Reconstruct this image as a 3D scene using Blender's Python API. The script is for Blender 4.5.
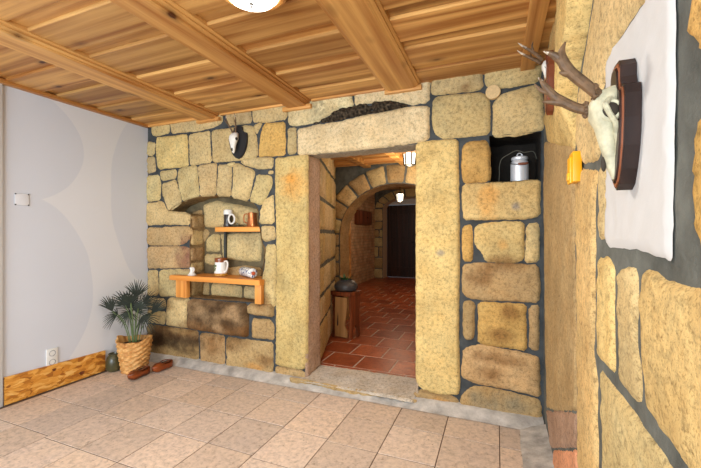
import bpy, bmesh, math, random
import numpy as np
from mathutils import Vector, Matrix, noise
from mathutils.geometry import delaunay_2d_cdt

for o in list(bpy.data.objects): bpy.data.objects.remove(o)
SC = bpy.context.scene
COL = SC.collection
PI = math.pi
random.seed(7)

# ---------------------------------------------------------------- camera, light, exposure
cam = bpy.data.objects.new('camera', bpy.data.cameras.new('camera'))
COL.objects.link(cam)
cam.location = (0, 0, 1.30)
cam.rotation_euler = (PI/2, 0, math.atan2(146.5, 363.0))
cam.data.sensor_width = 36.0
cam.data.lens = 36.0*363.0/701.0
cam.data.clip_start = 0.02
SC.camera = cam

SC.view_settings.view_transform = 'Standard'
SC.view_settings.look = 'None'
SC.view_settings.gamma = 1.0
SC.view_settings.exposure = -0.17
SC.view_settings.use_curve_mapping = False

W = bpy.data.worlds.new('world'); SC.world = W
W.use_nodes = True
W.node_tree.nodes['Background'].inputs[0].default_value = (0.80, 0.90, 1.0, 1)
W.node_tree.nodes['Background'].inputs[1].default_value = 0.4

def lamp(name, kind, loc, energy, color, rot=(0, 0, 0), **kw):
    l = bpy.data.lights.new(name, kind); l.energy = energy; l.color = color
    for k, v in kw.items(): setattr(l, k, v)
    o = bpy.data.objects.new(name, l); o.location = loc; o.rotation_euler = rot
    COL.objects.link(o); return o
# added fill light, set in an assumed window opening unseen behind the camera
lamp('back_fill', 'AREA', (-1.45, -2.52, 1.35), 260, (0.78, 0.90, 1.0), (PI/2, 0, 0), shape='RECTANGLE', size=3.2, size_y=1.7)

# ---------------------------------------------------------------- helpers
def lin(rgb):
    return tuple(((c/255)/12.92 if c/255 <= .04045 else ((c/255+.055)/1.055)**2.4) for c in rgb)

def tag(o, label=None, cat=None, group=None, kind=None):
    if label: o['label'] = label
    if cat: o['category'] = cat
    if group: o['group'] = group
    if kind: o['kind'] = kind
    return o

N_TINT = 0
def link(name, me, mats, parent=None):
    o = bpy.data.objects.new(name, me); COL.objects.link(o)
    for m in (mats if isinstance(mats, (list, tuple)) else [mats]): me.materials.append(m)
    if 'tint' not in me.attributes and me.materials and me.materials[0].name.endswith(('pine', 'wood')):
        global N_TINT; N_TINT += 1; c = ((N_TINT*.618) % 1, .62+.3*((N_TINT*.37) % 1), .5, 1)
        me.color_attributes.new('tint', 'FLOAT_COLOR', 'POINT').data.foreach_set('color', np.array([c]*len(me.vertices), dtype=np.float32).ravel())
    if parent is not None: o.parent = parent
    return o

def empty(name, loc=(0, 0, 0), rz=0.0, label=None, cat=None, group=None):
    o = bpy.data.objects.new(name, None); COL.objects.link(o)
    o.location = loc; o.rotation_euler = (0, 0, rz); o.empty_display_size = .05
    return tag(o, label, cat, group)

def obj(name, bm, m, parent=None, smooth=True, sharp=35):
    me = bpy.data.meshes.new(name)
    bmesh.ops.recalc_face_normals(bm, faces=bm.faces)
    bm.to_mesh(me); bm.free()
    if smooth:
        for p in me.polygons: p.use_smooth = True
        me.set_sharp_from_angle(angle=math.radians(sharp))
    return link(name, me, m, parent)

def struct(name, bm, m, **k):
    return tag(obj(name, bm, m, **k), kind='structure')

def box(bm, x0, x1, y0, y1, z0, z1, bev=0.0, seg=2, M=None):
    g = bmesh.ops.create_cube(bm, size=1.0); vs = g['verts']
    for v in vs:
        v.co = Vector(((x0+x1)/2+v.co.x*(x1-x0), (y0+y1)/2+v.co.y*(y1-y0), (z0+z1)/2+v.co.z*(z1-z0)))
    if bev > 0:
        es = list({e for v in vs for e in v.link_edges})
        r = bmesh.ops.bevel(bm, geom=es, offset=bev, segments=seg, affect='EDGES', profile=.6)
        vs = list({v for f in r['faces'] for v in f.verts} | {v for v in vs if v.is_valid})
    if M is not None:
        for v in vs: v.co = M @ v.co
    return vs

def lathe(bm, prof, n=32, M=None, cap=True):
    rings = []
    for r, z in prof:
        rings.append([bm.verts.new((r*math.cos(2*PI*i/n), r*math.sin(2*PI*i/n), z)) for i in range(n)])
    for a, b in zip(rings, rings[1:]):
        for i in range(n):
            bm.faces.new((a[i], a[(i+1) % n], b[(i+1) % n], b[i]))
    if cap:
        if prof[0][0] > 1e-4: bm.faces.new(rings[0][::-1])
        if prof[-1][0] > 1e-4: bm.faces.new(rings[-1])
    vs = [v for r in rings for v in r]
    if M is not None:
        for v in vs: v.co = M @ v.co
    return rings

def tube(bm, pts, radii, n=10, cap=True, flat=1.0):
    pts = [Vector(p) for p in pts]
    if not isinstance(radii, (list, tuple)): radii = [radii]*len(pts)
    rings = []; up = None
    for i, p in enumerate(pts):
        t = (pts[min(i+1, len(pts)-1)]-pts[max(i-1, 0)]).normalized()
        if up is None:
            up = Vector((0, 0, 1)) if abs(t.z) < .9 else Vector((0, 1, 0))
        s = t.cross(up).normalized(); up = s.cross(t).normalized()
        rings.append([bm.verts.new(p+(s*math.cos(2*PI*k/n)+up*flat*math.sin(2*PI*k/n))*radii[i]) for k in range(n)])
    for a, b in zip(rings, rings[1:]):
        for k in range(n):
            bm.faces.new((a[k], a[(k+1) % n], b[(k+1) % n], b[k]))
    if cap:
        bm.faces.new(rings[0][::-1]); bm.faces.new(rings[-1])
    return rings

def smooth_path(pts, k=4):
    """Catmull-Rom through the points; works for tuples of any length (radius may ride along)."""
    P = [np.array(p, float) for p in pts]; out = []
    for i in range(len(P)-1):
        a, b, c, d = P[max(i-1, 0)], P[i], P[i+1], P[min(i+2, len(P)-1)]
        for j in range(k):
            t = j/k
            out.append(.5*((2*b)+(c-a)*t+(2*a-5*b+4*c-d)*t*t+(3*b-a-3*c+d)*t**3))
    out.append(P[-1]); return out

def prism(bm, outline, fn, d0, d1, bev=0.0):
    """outline (u, v) extruded from depth d0 to d1; fn(u, v, d) -> xyz."""
    a = [bm.verts.new(fn(u, v, d0)) for u, v in outline]
    b = [bm.verts.new(fn(u, v, d1)) for u, v in outline]
    n = len(a); fs = [bm.faces.new(a[::-1]), bm.faces.new(b)]
    for i in range(n): fs.append(bm.faces.new((a[i], a[(i+1) % n], b[(i+1) % n], b[i])))
    if bev: bmesh.ops.bevel(bm, geom=list(fs[1].edges), offset=bev, segments=2, affect='EDGES')
    return fs

# ---------------------------------------------------------------- materials
class NT:
    def __init__(s, name):
        s.m = bpy.data.materials.new(name); s.m.use_nodes = True
        s.t = s.m.node_tree; s.b = s.t.nodes['Principled BSDF']
    def n(s, kind, **kw):
        x = s.t.nodes.new(kind)
        for k, v in kw.items():
            if k.startswith('i_'):
                key = k[2:]; x.inputs[int(key) if key.isdigit() else key.replace('_', ' ')].default_value = v
            else: setattr(x, k, v)
        return x
    def l(s, a, b): s.t.links.new(a, b)
    def coord(s, scale=(1, 1, 1), which='Object'):
        c = s.n('ShaderNodeTexCoord'); m = s.n('ShaderNodeMapping')
        m.inputs['Scale'].default_value = scale
        s.l(c.outputs[which], m.inputs['Vector']); return m.outputs[0]
    def noise(s, vec, scale, detail=4, rough=.55, dist=0.0):
        x = s.n('ShaderNodeTexNoise'); x.inputs['Scale'].default_value = scale
        x.inputs['Detail'].default_value = detail; x.inputs['Roughness'].default_value = rough
        x.inputs['Distortion'].default_value = dist
        if vec is not None: s.l(vec, x.inputs['Vector'])
        return x.outputs['Fac']
    def ramp(s, fac, stops):
        r = s.n('ShaderNodeValToRGB'); e = r.color_ramp.elements
        while len(e) < len(stops): e.new(.5)
        for k, (p, c) in enumerate(stops):
            e[k].position = p; e[k].color = (c, c, c, 1) if isinstance(c, (int, float)) else tuple(c)+(1,)
        s.l(fac, r.inputs[0]); return r.outputs[0]
    def mix(s, fac, a, b, mode='MIX'):
        x = s.n('ShaderNodeMix', data_type='RGBA', blend_type=mode)
        for i, v in ((0, fac), (6, a), (7, b)):
            if isinstance(v, (int, float)): x.inputs[i].default_value = v
            elif isinstance(v, tuple): x.inputs[i].default_value = v+(1,) if len(v) == 3 else v
            else: s.l(v, x.inputs[i])
        return x.outputs[2]
    def math(s, op, a, b=0.0, c=None):
        x = s.n('ShaderNodeMath', operation=op)
        for i, v in enumerate((a, b) if c is None else (a, b, c)):
            if isinstance(v, (int, float)): x.inputs[i].default_value = v
            else: s.l(v, x.inputs[i])
        return x.outputs[0]
    def bump(s, h, strength=.4, dist=.01, prev=None):
        x = s.n('ShaderNodeBump'); x.inputs['Strength'].default_value = strength; x.inputs['Distance'].default_value = dist
        s.l(h, x.inputs['Height'])
        if prev is not None: s.l(prev, x.inputs['Normal'])
        return x.outputs[0]
    def done(s, color=None, rough=.7, normal=None, metal=0.0, spec=None, **kw):
        for key, v in (('Base Color', color), ('Roughness', rough), ('Metallic', metal)):
            if v is None: continue
            if isinstance(v, (int, float)): s.b.inputs[key].default_value = v
            elif isinstance(v, tuple): s.b.inputs[key].default_value = v+(1,) if len(v) == 3 else v
            else: s.l(v, s.b.inputs[key])
        if normal is not None: s.l(normal, s.b.inputs['Normal'])
        if spec is not None: s.b.inputs['Specular IOR Level'].default_value = spec
        for k, v in kw.items(): s.b.inputs[k.replace('_', ' ')].default_value = v
        return s.m

def plain(name, rgb, rough=.6, metal=0.0, var=.12, scale=30, bump=.0, **kw):
    t = NT(name); v = t.coord(); c = lin(rgb)
    f = t.noise(v, scale, 3)
    a = tuple(x*(1-var) for x in c); b = tuple(min(1, x*(1+var)) for x in c)
    colr = t.ramp(f, [(.3, a), (.7, b)])
    nm = t.bump(f, bump, .005) if bump else None
    return t.done(colr, rough, nm, metal, **kw)

def attr_color(t, name='tint'):
    a = t.n('ShaderNodeAttribute', attribute_name=name); return a

def m_stone():
    t = NT('sandstone'); v = t.coord(); a = attr_color(t)
    n1 = t.noise(v, 7, 6, .65); n2 = t.noise(v, 45, 5, .7); n3 = t.noise(v, 170, 3, .6)
    c = t.mix(t.ramp(n1, [(.35, 0.0), (.75, .4)]), a.outputs['Color'], t.mix(1.0, a.outputs['Color'], lin((244, 214, 164)), 'MULTIPLY'))
    c = t.mix(1.0, c, t.ramp(n2, [(.28, .50), (.5, 1.0), (.75, 1.18)]), 'MULTIPLY')
    # dark pores and lichen flecks
    fl = t.noise(v, 26, 6, .75)
    c = t.mix(t.ramp(fl, [(.58, 0.0), (.68, .5)]), c, t.mix(1.0, c, (.36, .28, .18), 'MULTIPLY'))
    c = t.mix(t.ramp(n3, [(.34, .6), (.46, 0.0)]), c, t.mix(1.0, c, (.40, .34, .25), 'MULTIPLY'))
    h = t.math('ADD', t.math('MULTIPLY', n2, 1.0), t.math('MULTIPLY', n3, .55))
    nm = t.bump(h, .75, .006)
    return t.done(c, .88, nm, spec=.2)

def m_mortar(name, rgb):
    t = NT(name); v = t.coord()
    n1 = t.noise(v, 9, 5, .6); n2 = t.noise(v, 90, 4, .6)
    c0 = lin(rgb)
    c = t.ramp(n1, [(.3, tuple(x*.55 for x in c0)), (.55, c0), (.8, tuple(x*1.5 for x in c0))])
    nm = t.bump(t.math('ADD', n1, t.math('MULTIPLY', n2, .4)), .6, .012)
    return t.done(c, .85, nm, spec=.25)

def m_plaster(name, rgb, patches=False):
    t = NT(name); v = t.coord()
    n1 = t.noise(v, 1.3, 2, .5); n2 = t.noise(v, 60, 4, .6)
    c0 = lin(rgb)
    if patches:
        # large ellipses of a cooler tone over the warm white
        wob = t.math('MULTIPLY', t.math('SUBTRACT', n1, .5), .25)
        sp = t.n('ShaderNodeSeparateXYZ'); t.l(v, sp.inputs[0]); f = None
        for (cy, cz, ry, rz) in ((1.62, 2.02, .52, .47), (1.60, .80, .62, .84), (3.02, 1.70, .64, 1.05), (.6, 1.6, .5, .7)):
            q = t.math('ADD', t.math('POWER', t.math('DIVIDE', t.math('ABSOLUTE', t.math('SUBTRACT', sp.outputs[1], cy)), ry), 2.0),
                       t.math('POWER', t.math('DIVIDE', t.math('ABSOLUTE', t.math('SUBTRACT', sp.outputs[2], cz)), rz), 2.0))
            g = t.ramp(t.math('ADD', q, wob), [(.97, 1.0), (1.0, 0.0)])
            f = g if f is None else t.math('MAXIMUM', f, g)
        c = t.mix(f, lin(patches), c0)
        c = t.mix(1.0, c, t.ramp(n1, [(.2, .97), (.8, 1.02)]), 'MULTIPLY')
    else:
        c = t.ramp(n1, [(.2, tuple(x*.94 for x in c0)), (.8, tuple(min(1, x*1.04) for x in c0))])
    return t.done(c, .75, t.bump(n2, .12, .004), spec=.25)

def m_wood(name, rgb_a, rgb_b, axis, knots=True, rough=.45, ring=11.0):
    """Boards: long axis 0=x, 1=y, 2=z. 'tint' attribute: R shifts the grain, G lightens."""
    t = NT(name); a = attr_color(t)
    sep = t.n('ShaderNodeSeparateColor'); t.l(a.outputs['Color'], sep.inputs[0])
    co = t.n('ShaderNodeTexCoord'); off = t.n('ShaderNodeCombineXYZ')
    for i in range(3): t.l(t.math('MULTIPLY', sep.outputs[0], 13.7+i*5.1), off.inputs[i])
    add = t.n('ShaderNodeVectorMath', operation='ADD'); t.l(co.outputs['Object'], add.inputs[0]); t.l(off.outputs[0], add.inputs[1])
    def mp(s_long, s_cross):
        m = t.n('ShaderNodeMapping'); sc = [s_cross]*3; sc[axis] = s_long
        m.inputs['Scale'].default_value = sc; t.l(add.outputs[0], m.inputs['Vector']); return m.outputs[0]
    big = t.noise(mp(.20, 4.2), 1.0, 2, .45, .15)
    rings = t.math('PINGPONG', t.math('MULTIPLY', big, ring), 1.0)
    fine = t.noise(mp(1.2, 48), 1.0, 4, .65)
    g = t.math('ADD', t.math('MULTIPLY', rings, .42), t.math('MULTIPLY', fine, .58))
    c = t.ramp(g, [(.26, lin(rgb_a)), (.5, tuple((x+y)/2 for x, y in zip(lin(rgb_a), lin(rgb_b)))), (.72, lin(rgb_b))])
    if knots:
        vo = t.n('ShaderNodeTexVoronoi'); vo.inputs['Scale'].default_value = 1.0; vo.inputs['Randomness'].default_value = 1.0
        t.l(mp(2.6, 5.0), vo.inputs['Vector'])
        kd = t.math('ADD', vo.outputs['Distance'], t.math('MULTIPLY', t.noise(mp(20, 30), 1.0, 2), .05))
        sc2 = t.n('ShaderNodeSeparateColor'); t.l(vo.outputs['Color'], sc2.inputs[0])
        on = t.math('GREATER_THAN', sc2.outputs[0], .40)
        k = t.math('MULTIPLY', t.ramp(kd, [(.07, 1.0), (.12, .4), (.24, 0.0)]), on)
        c = t.mix(k, c, lin((74, 36, 14)))
    c = t.mix(1.0, c, t.ramp(sep.outputs[1], [(0.0, .66), (1.0, 1.18)]), 'MULTIPLY')
    return t.done(c, rough, t.bump(g, .12, .003), spec=.4)

M = {}
M['stone'] = m_stone()
M['mortar'] = m_mortar('grey_mortar', (66, 69, 70))
M['mortar_dark'] = m_mortar('dark_mortar', (98, 100, 94))
M['hole_shade'] = m_mortar('hole_shade_stone', (38, 32, 26))  # shade deep in the can hole, put into the stone colour
M['niche'] = m_mortar('niche_rubble', (104, 92, 68))
M['cement'] = m_mortar('cement_fillet', (186, 180, 172))
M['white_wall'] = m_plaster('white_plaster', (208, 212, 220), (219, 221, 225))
M['patch'] = m_plaster('wall_patch_plaster', (200, 199, 197))
M['hall_plaster'] = m_plaster('hall_plaster', (215, 190, 160))
M['ceil_wood'] = m_wood('ceiling_pine', (156, 100, 46), (216, 166, 98), 0)
M['beam_wood'] = m_wood('beam_pine', (162, 104, 48), (214, 164, 96), 1)
M['trim_wood_x'] = m_wood('trim_pine', (172, 112, 52), (222, 166, 94), 0, knots=False)
M['board_wood'] = m_wood('bench_pine', (196, 118, 42), (232, 160, 74), 0, knots=False)
M['block_wood'] = m_wood('block_pine', (190, 116, 44), (228, 160, 80), 2, knots=True)
M['dark_wood'] = m_wood('dark_door_wood', (34, 18, 12), (62, 34, 22), 2, knots=False)
M['brown_wood'] = m_wood('brown_wood', (84, 42, 22), (128, 66, 34), 2, knots=False)
M['plaque_wood'] = m_wood('plaque_wood', (34, 21, 18), (58, 37, 30), 2, knots=False, rough=.3)
M['tan_wood'] = m_wood('tan_wood', (150, 108, 62), (186, 140, 88), 2, knots=False)
M['clog_wood'] = m_wood('clog_wood', (84, 38, 16), (136, 66, 26), 1, knots=False, rough=.3)
# ---------------------------------------------------------------- stonework
TINT = {'y': (206, 180, 122), 'b': (201, 179, 130), 'c': (214, 197, 156), 'o': (204, 166, 98), 'k': (178, 150, 106),
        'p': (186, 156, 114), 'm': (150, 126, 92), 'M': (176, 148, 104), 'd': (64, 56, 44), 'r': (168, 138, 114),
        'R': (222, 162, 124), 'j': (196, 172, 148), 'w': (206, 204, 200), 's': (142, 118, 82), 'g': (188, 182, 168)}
STAIN = {'o': (222, 150, 52), 'a': (126, 124, 126), 'u': (128, 80, 72), 'k': (120, 82, 44), 'g': (128, 122, 102), 'D': (62, 46, 30)}

# outlines of the stones, measured on the walls: tint code, then points (along, up) in millimetres
FRONT_TXT = """b -3408,2487 -3162,2495 -3155,2352 -3333,2338 -3396,2350
b -3138,2492 -2748,2496 -2459,2461 -2469,2379 -2564,2348 -2748,2330 -3126,2345
b -2412,2502 -2133,2497 -2123,2340 -2301,2344 -2402,2344
b -2104,2509 -1718,2488 -1744,2331 -1972,2327 -2104,2343
c -1721,2428 -1718,2488 -1445,2480 -1220,2462 -1236,2338 -1315,2316 -1445,2259 -1665,2259 -1721,2278
b -3466,2284 -3358,2264 -3375,2139 -3466,2137
b -3466,2119 -3365,2120 -3350,1965 -3466,1945
y -3326,2316 -2916,2309 -2898,1988 -3308,1986 -3333,2172
b -2882,2306 -2624,2313 -2602,2006 -2871,1991
b -2596,2313 -2376,2311 -2216,2318 -2109,2306 -2061,2174 -2057,2016 -2255,1999 -2574,2004
b -2095,2318 -2000,2323 -2066,2220
o -1975,2312 -1762,2300 -1753,2004 -2043,2015 -2019,2199
b -1721,2242 -1648,2242 -1648,2011 -1727,2010
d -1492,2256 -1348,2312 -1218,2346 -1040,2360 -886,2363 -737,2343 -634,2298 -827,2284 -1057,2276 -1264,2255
c -1438,2489 -1438,2562 -1124,2515 -1121,2437 -1103,2353 -1182,2360 -1308,2354 -1422,2325
c -1090,2510 -463,2519 -475,2443 -486,2310 -620,2306 -634,2314 -743,2352 -942,2363 -1045,2363 -1083,2361
c -1626,2223 -1444,2236 -1218,2240 -1040,2262 -827,2272 -634,2286 -482,2274 -480,2030 -548,2010 -786,2001 -1040,1999 -1405,1999 -1621,1994
b -3276,1953 -3067,1966 -3051,1921 -3067,1878 -3259,1859
b -3471,1920 -3308,1919 -3276,1810 -3291,1658 -3471,1646
b -3247,1826 -3067,1856 -2985,1629 -3102,1563 -3167,1543 -3252,1719
b -3036,1903 -3020,1954 -2974,1978 -2792,1987 -2754,1681 -2962,1629 -3013,1762
b -2763,1980 -2532,1992 -2547,1678 -2628,1680 -2737,1677
b -2505,1970 -2459,1967 -2352,1951 -2366,1661 -2526,1676
b -2320,1973 -2255,1956 -2109,1894 -2084,1869 -2157,1613 -2346,1649
b -2056,1849 -1898,1824 -1898,1738 -2013,1563 -2095,1597 -2139,1610 -2075,1779
b -1987,1602 -1879,1660 -1876,1396 -2032,1398 -2013,1508
b -2009,1371 -1870,1370 -1857,1259 -1962,1230 -1996,1250
b -1957,1196 -1857,1205 -1861,640 -1994,623 -2003,865 -1968,1024
b -2407,1975 -2320,1981 -2326,1948 -2397,1953
b -2245,1989 -2182,2009 -1883,1993 -1888,1901 -2047,1904 -2221,1960
b -1925,1877 -1888,1874 -1888,1846 -1949,1856
y -1857,1982 -1551,1988 -1531,1987 -1531,726 -1536,161 -1571,117 -1702,116 -1850,123 -1843,705 -1843,1246 -1852,1607
b -3471,1627 -3247,1638 -3186,1538 -2916,1509 -2855,1487 -2882,1393 -3247,1405 -3471,1395
p -3466,1362 -2893,1376 -2853,1341 -2859,1272 -2939,1211 -3032,1184 -3466,1183
p -3459,1159 -2962,1173 -2875,1153 -2871,1015 -2882,963 -3079,953 -3459,934
b -3459,907 -3321,916 -3316,660 -3459,636
b -3291,917 -3079,935 -2877,943 -2877,670 -3284,648
b -3459,614 -3223,621 -3203,533 -3333,514 -3459,523
b -3162,636 -2882,646 -2887,352 -3174,351
b -3459,498 -3421,482 -3210,481 -3223,355 -3459,357
m -2866,642 -2177,645 -2157,558 -2161,342 -2417,340 -2866,354
k -2143,647 -1879,674 -1879,550 -2143,560
k -2108,512 -1916,519 -1879,473 -1876,342 -2108,340
M -3466,332 -2770,329 -2759,-45 -3079,-63 -3466,-61
k -2732,316 -2438,321 -2434,-24 -2542,-23 -2732,-41
k -2406,308 -1888,309 -1888,-24 -2402,-44
k -1852,105 -1596,102 -1545,80 -1545,-2 -1852,-19
k -556,97 -398,93 -278,83 -260,16 -274,-24 -472,-60 -602,-76 -602,32
y -573,1997 -472,2003 -274,1997 -267,1551 -264,1108 -271,590 -260,163 -274,117 -398,104 -541,119 -573,175 -573,1100
b -457,2432 -457,2504 -105,2495 -99,2352 -163,2350 -434,2358 -457,2374
b -76,2439 -76,2491 290,2475 270,2385 257,2346 32,2339 -47,2357 -72,2373
b -440,2320 -396,2333 -93,2321 -53,2254 -51,2143 -56,2021 -247,2019 -383,2023 -444,2087 -454,2218
b -19,2231 32,2290 259,2319 285,2230 296,2019 142,1998 -24,2000
o -229,1940 -199,1969 -70,1969 -53,1900 -53,1728 -53,1683 -217,1678 -235,1740
y -229,1661 -24,1659 270,1666 268,1428 185,1410 -223,1410 -235,1576
o -229,1352 -175,1364 -169,1189 -175,1102 -223,1106 -233,1251
y -134,1363 10,1380 164,1382 171,1277 166,1123 120,1104 -70,1102 -93,1172 -142,1214 -146,1301
b 196,1360 264,1377 261,1114 187,1106
k -229,1069 -105,1085 259,1081 268,927 264,839 10,831 -187,830 -235,873
k -223,795 -187,810 -154,793 -161,556 -187,526 -225,543
o -122,802 180,805 185,495 -119,508
k 215,796 263,806 263,499 212,507
k -225,452 -114,494 230,461 263,445 269,189 110,208 -139,217 -239,248
k -246,91 -169,184 -4,191 249,164 276,134 276,-93 -4,-81 -246,-80"""
RIGHT_TXT = """y 2667,2355 2517,2379 2124,2705 1667,2385 1841,2221 2060,2154 2228,2103 2471,2154 2722,2125
y 1628,2358 1354,2166 1433,2053 1493,1999 1610,1925 1686,1837 1697,1639 1891,1690 2517,1852 2750,2080 2471,2136 2192,2084 2030,2140 1817,2199
b 1329,2148 833,1801 939,1795 1024,1796 1182,1800 1230,1780 1261,1750 1329,1715 1272,1622 1306,1555 1341,1531 1433,1535 1557,1554 1667,1633 1667,1791 1574,1911 1462,1984 1406,2037
o 763,1645 745,1667 726,1726 550,1603 550,1465 723,1574 738,1592 761,1623
o 748,1435 735,1472 717,1493 550,1459 550,1238 720,1263 735,1291 751,1339
y 1686,1617 1557,1543 1406,1517 1341,1500 1354,1455 1379,1393 1379,1313 1373,1249 1392,1183 1386,1086 1386,989 1399,920 1373,889 1347,841 1347,715 1335,572 1317,362 1647,104 1647,651 1667,1039
b 1323,1503 1240,1518 1235,1397 1256,1283 1329,1272 1323,1389
y 1335,1235 1230,1240 1172,1216 1168,1123 1168,916 1240,918 1341,915 1347,1093
b 1146,1211 1017,1229 1001,1207 998,1152 995,1062 979,1000 970,930 1024,909 1146,914 1150,1073
y 973,1226 917,1231 833,1216 768,1218 550,1231 550,907 751,901 846,917 944,924 961,1007 976,1111
b 1317,895 1251,892 1112,893 1004,894 944,890 868,888 786,880 720,844 1272,397 1294,681
k 2722,1912 1707,1661 1707,1235 1676,838 1676,595 2228,346 2615,190 2694,865 2750,1529
r 2615,177 1676,591 1667,453 2384,61
R 2303,94 1667,445 1647,104 2303,-74"""
BACK_TXT = """b -2868,1616 -2707,1652 -2451,1603 -2304,1578 -2172,1535 -2125,1495 -2125,1378 -2681,1372 -2747,1362 -2868,1374
k -3033,1535 -2895,1564 -2888,1384 -3005,1375
k -2977,1343 -2827,1352 -2787,1310 -2868,1205 -2963,1194
b -2681,1300 -2125,1320 -2149,1026 -2328,1021 -2616,1044 -2629,1259
b -2841,1237 -2774,1300 -2655,1300 -2655,1115 -2841,1111
b -2854,1090 -2642,1094 -2629,1033 -2747,967 -2854,985
k -3019,1172 -2895,1173 -2868,942 -3019,937
k -2578,953 -2328,991 -2149,968 -2149,850 -2578,830
b -2760,800 -2377,779 -2377,649 -2760,655
b -2352,781 -2149,772 -2149,635 -2352,651
k -2963,801 -2800,798 -2800,652 -2963,642"""
NICHE_TXT = '-3166,1533 -3068,1588 -2973,1626 -2866,1652 -2736,1675 -2646,1681 -2546,1680 -2424,1665 -2341,1652 -2247,1635 -2167,1613 -2099,1583 -2054,1540 -2038,1493 -2043,1401 -2021,1355 -1999,1217 -1966,1154 -1977,1044 -1999,951 -1999,667 -2800,660 -2866,666 -2866,1189 -2853,1501'
CANH_TXT = '-50,2002 117,1999 278,2000 272,1672 117,1671 -50,1665'
DOORH_TXT = '-1531,1978 -1531,101 -571,52 -571,1999'
PLASTER_TXT = '939,1875 944,1794 1024,1796 1182,1800 1230,1789 1240,1713 1230,1596 1240,1512 1251,1283 1220,1263 1004,1264 907,1258 829,1249 821,1257 821,1361 813,1449 809,1607 809,1713 805,1781'
STAINS_TXT = 'o -59 1529 59 143;o 39 1229 32 35;o -1651 1731 119 123;o -1702 1796 81 35;a 123 1495 25 27;u -2865 1179 117 100;u -2919 1036 118 91;k 52 1088 114 56;k -113 1003 94 72;k 97 753 63 56;k 19 583 90 49;k 0 418 154 42;k -59 310 92 43;o -397 13 87 52;g 19 108 191 63;a -390 1157 29 22;k -217 2356 34 36;o -2076 78 88 37;k -2178 401 67 46;k -1988 695 86 82;k -1966 148 96 54;k -2305 313 161 113;k -2735 346 226 89;k -3137 296 191 72;D -3207 216 221 83;D -2865 212 181 60;k -2546 219 97 87'

def parse(txt):
    out = []
    for l in txt.strip().splitlines():
        t = l.split(); out.append((t[0], [tuple(int(c)/1000 for c in q.split(',')) for q in t[1:]]))
    return out
def poly(txt): return [tuple(int(c)/1000 for c in q.split(',')) for q in txt.split()]

def inside(P, poly_):
    x, y = P[:, 0], P[:, 1]; r = np.zeros(len(P), bool); n = len(poly_)
    for i in range(n):
        (x1, y1), (x2, y2) = poly_[i], poly_[(i+1) % n]
        if y1 == y2: continue
        r ^= ((y1 > y) != (y2 > y)) & (x < (x2-x1)*(y-y1)/(y2-y1)+x1)
    return r
def edge_dist(P, poly_):
    A = np.array(poly_); B = np.roll(A, -1, 0); D = B-A; L = (D**2).sum(1)+1e-12
    t = np.clip(((P[:, None]-A[None])*D[None]).sum(2)/L, 0, 1)
    return np.sqrt(((P[:, None]-(A[None]+t[..., None]*D[None]))**2).sum(2)).min(1)

def rough_outline(pts, step, jit, seed, soft=1, grow=0.0):
    pts = list(pts)
    for _ in range(soft):
        q = []
        for i in range(len(pts)):
            a, b = np.array(pts[i]), np.array(pts[(i+1) % len(pts)])
            L = np.hypot(*(b-a)); k = min(.22, .016/max(L, 1e-6))
            q += [tuple(a+(b-a)*k), tuple(b-(b-a)*k)]
        pts = q
    if grow:
        Q = np.array(pts); e = np.roll(Q, -1, 0)-Q; e /= np.linalg.norm(e, axis=1)[:, None]+1e-9
        area = np.sum(Q[:, 0]*np.roll(Q[:, 1], -1)-np.roll(Q[:, 0], -1)*Q[:, 1])
        nrm = np.stack([e[:, 1], -e[:, 0]], 1)*(1 if area > 0 else -1); nv = nrm+np.roll(nrm, 1, 0)
        nv /= np.maximum(np.linalg.norm(nv, axis=1), .6)[:, None]
        pts = [tuple(p) for p in Q+nv*grow]
    out = []
    for i in range(len(pts)):
        a, b = np.array(pts[i]), np.array(pts[(i+1) % len(pts)])
        n = max(1, int(round(np.hypot(*(b-a))/step)))
        for k in range(n):
            p = a+(b-a)*k/n
            w = noise.noise_vector(Vector((p[0]*22, p[1]*22, seed*3.1)))*jit + noise.noise_vector(Vector((p[0]*70, p[1]*70, seed)))*jit*.5
            out.append((p[0]+w.x, p[1]+w.y))
    return out

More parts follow.
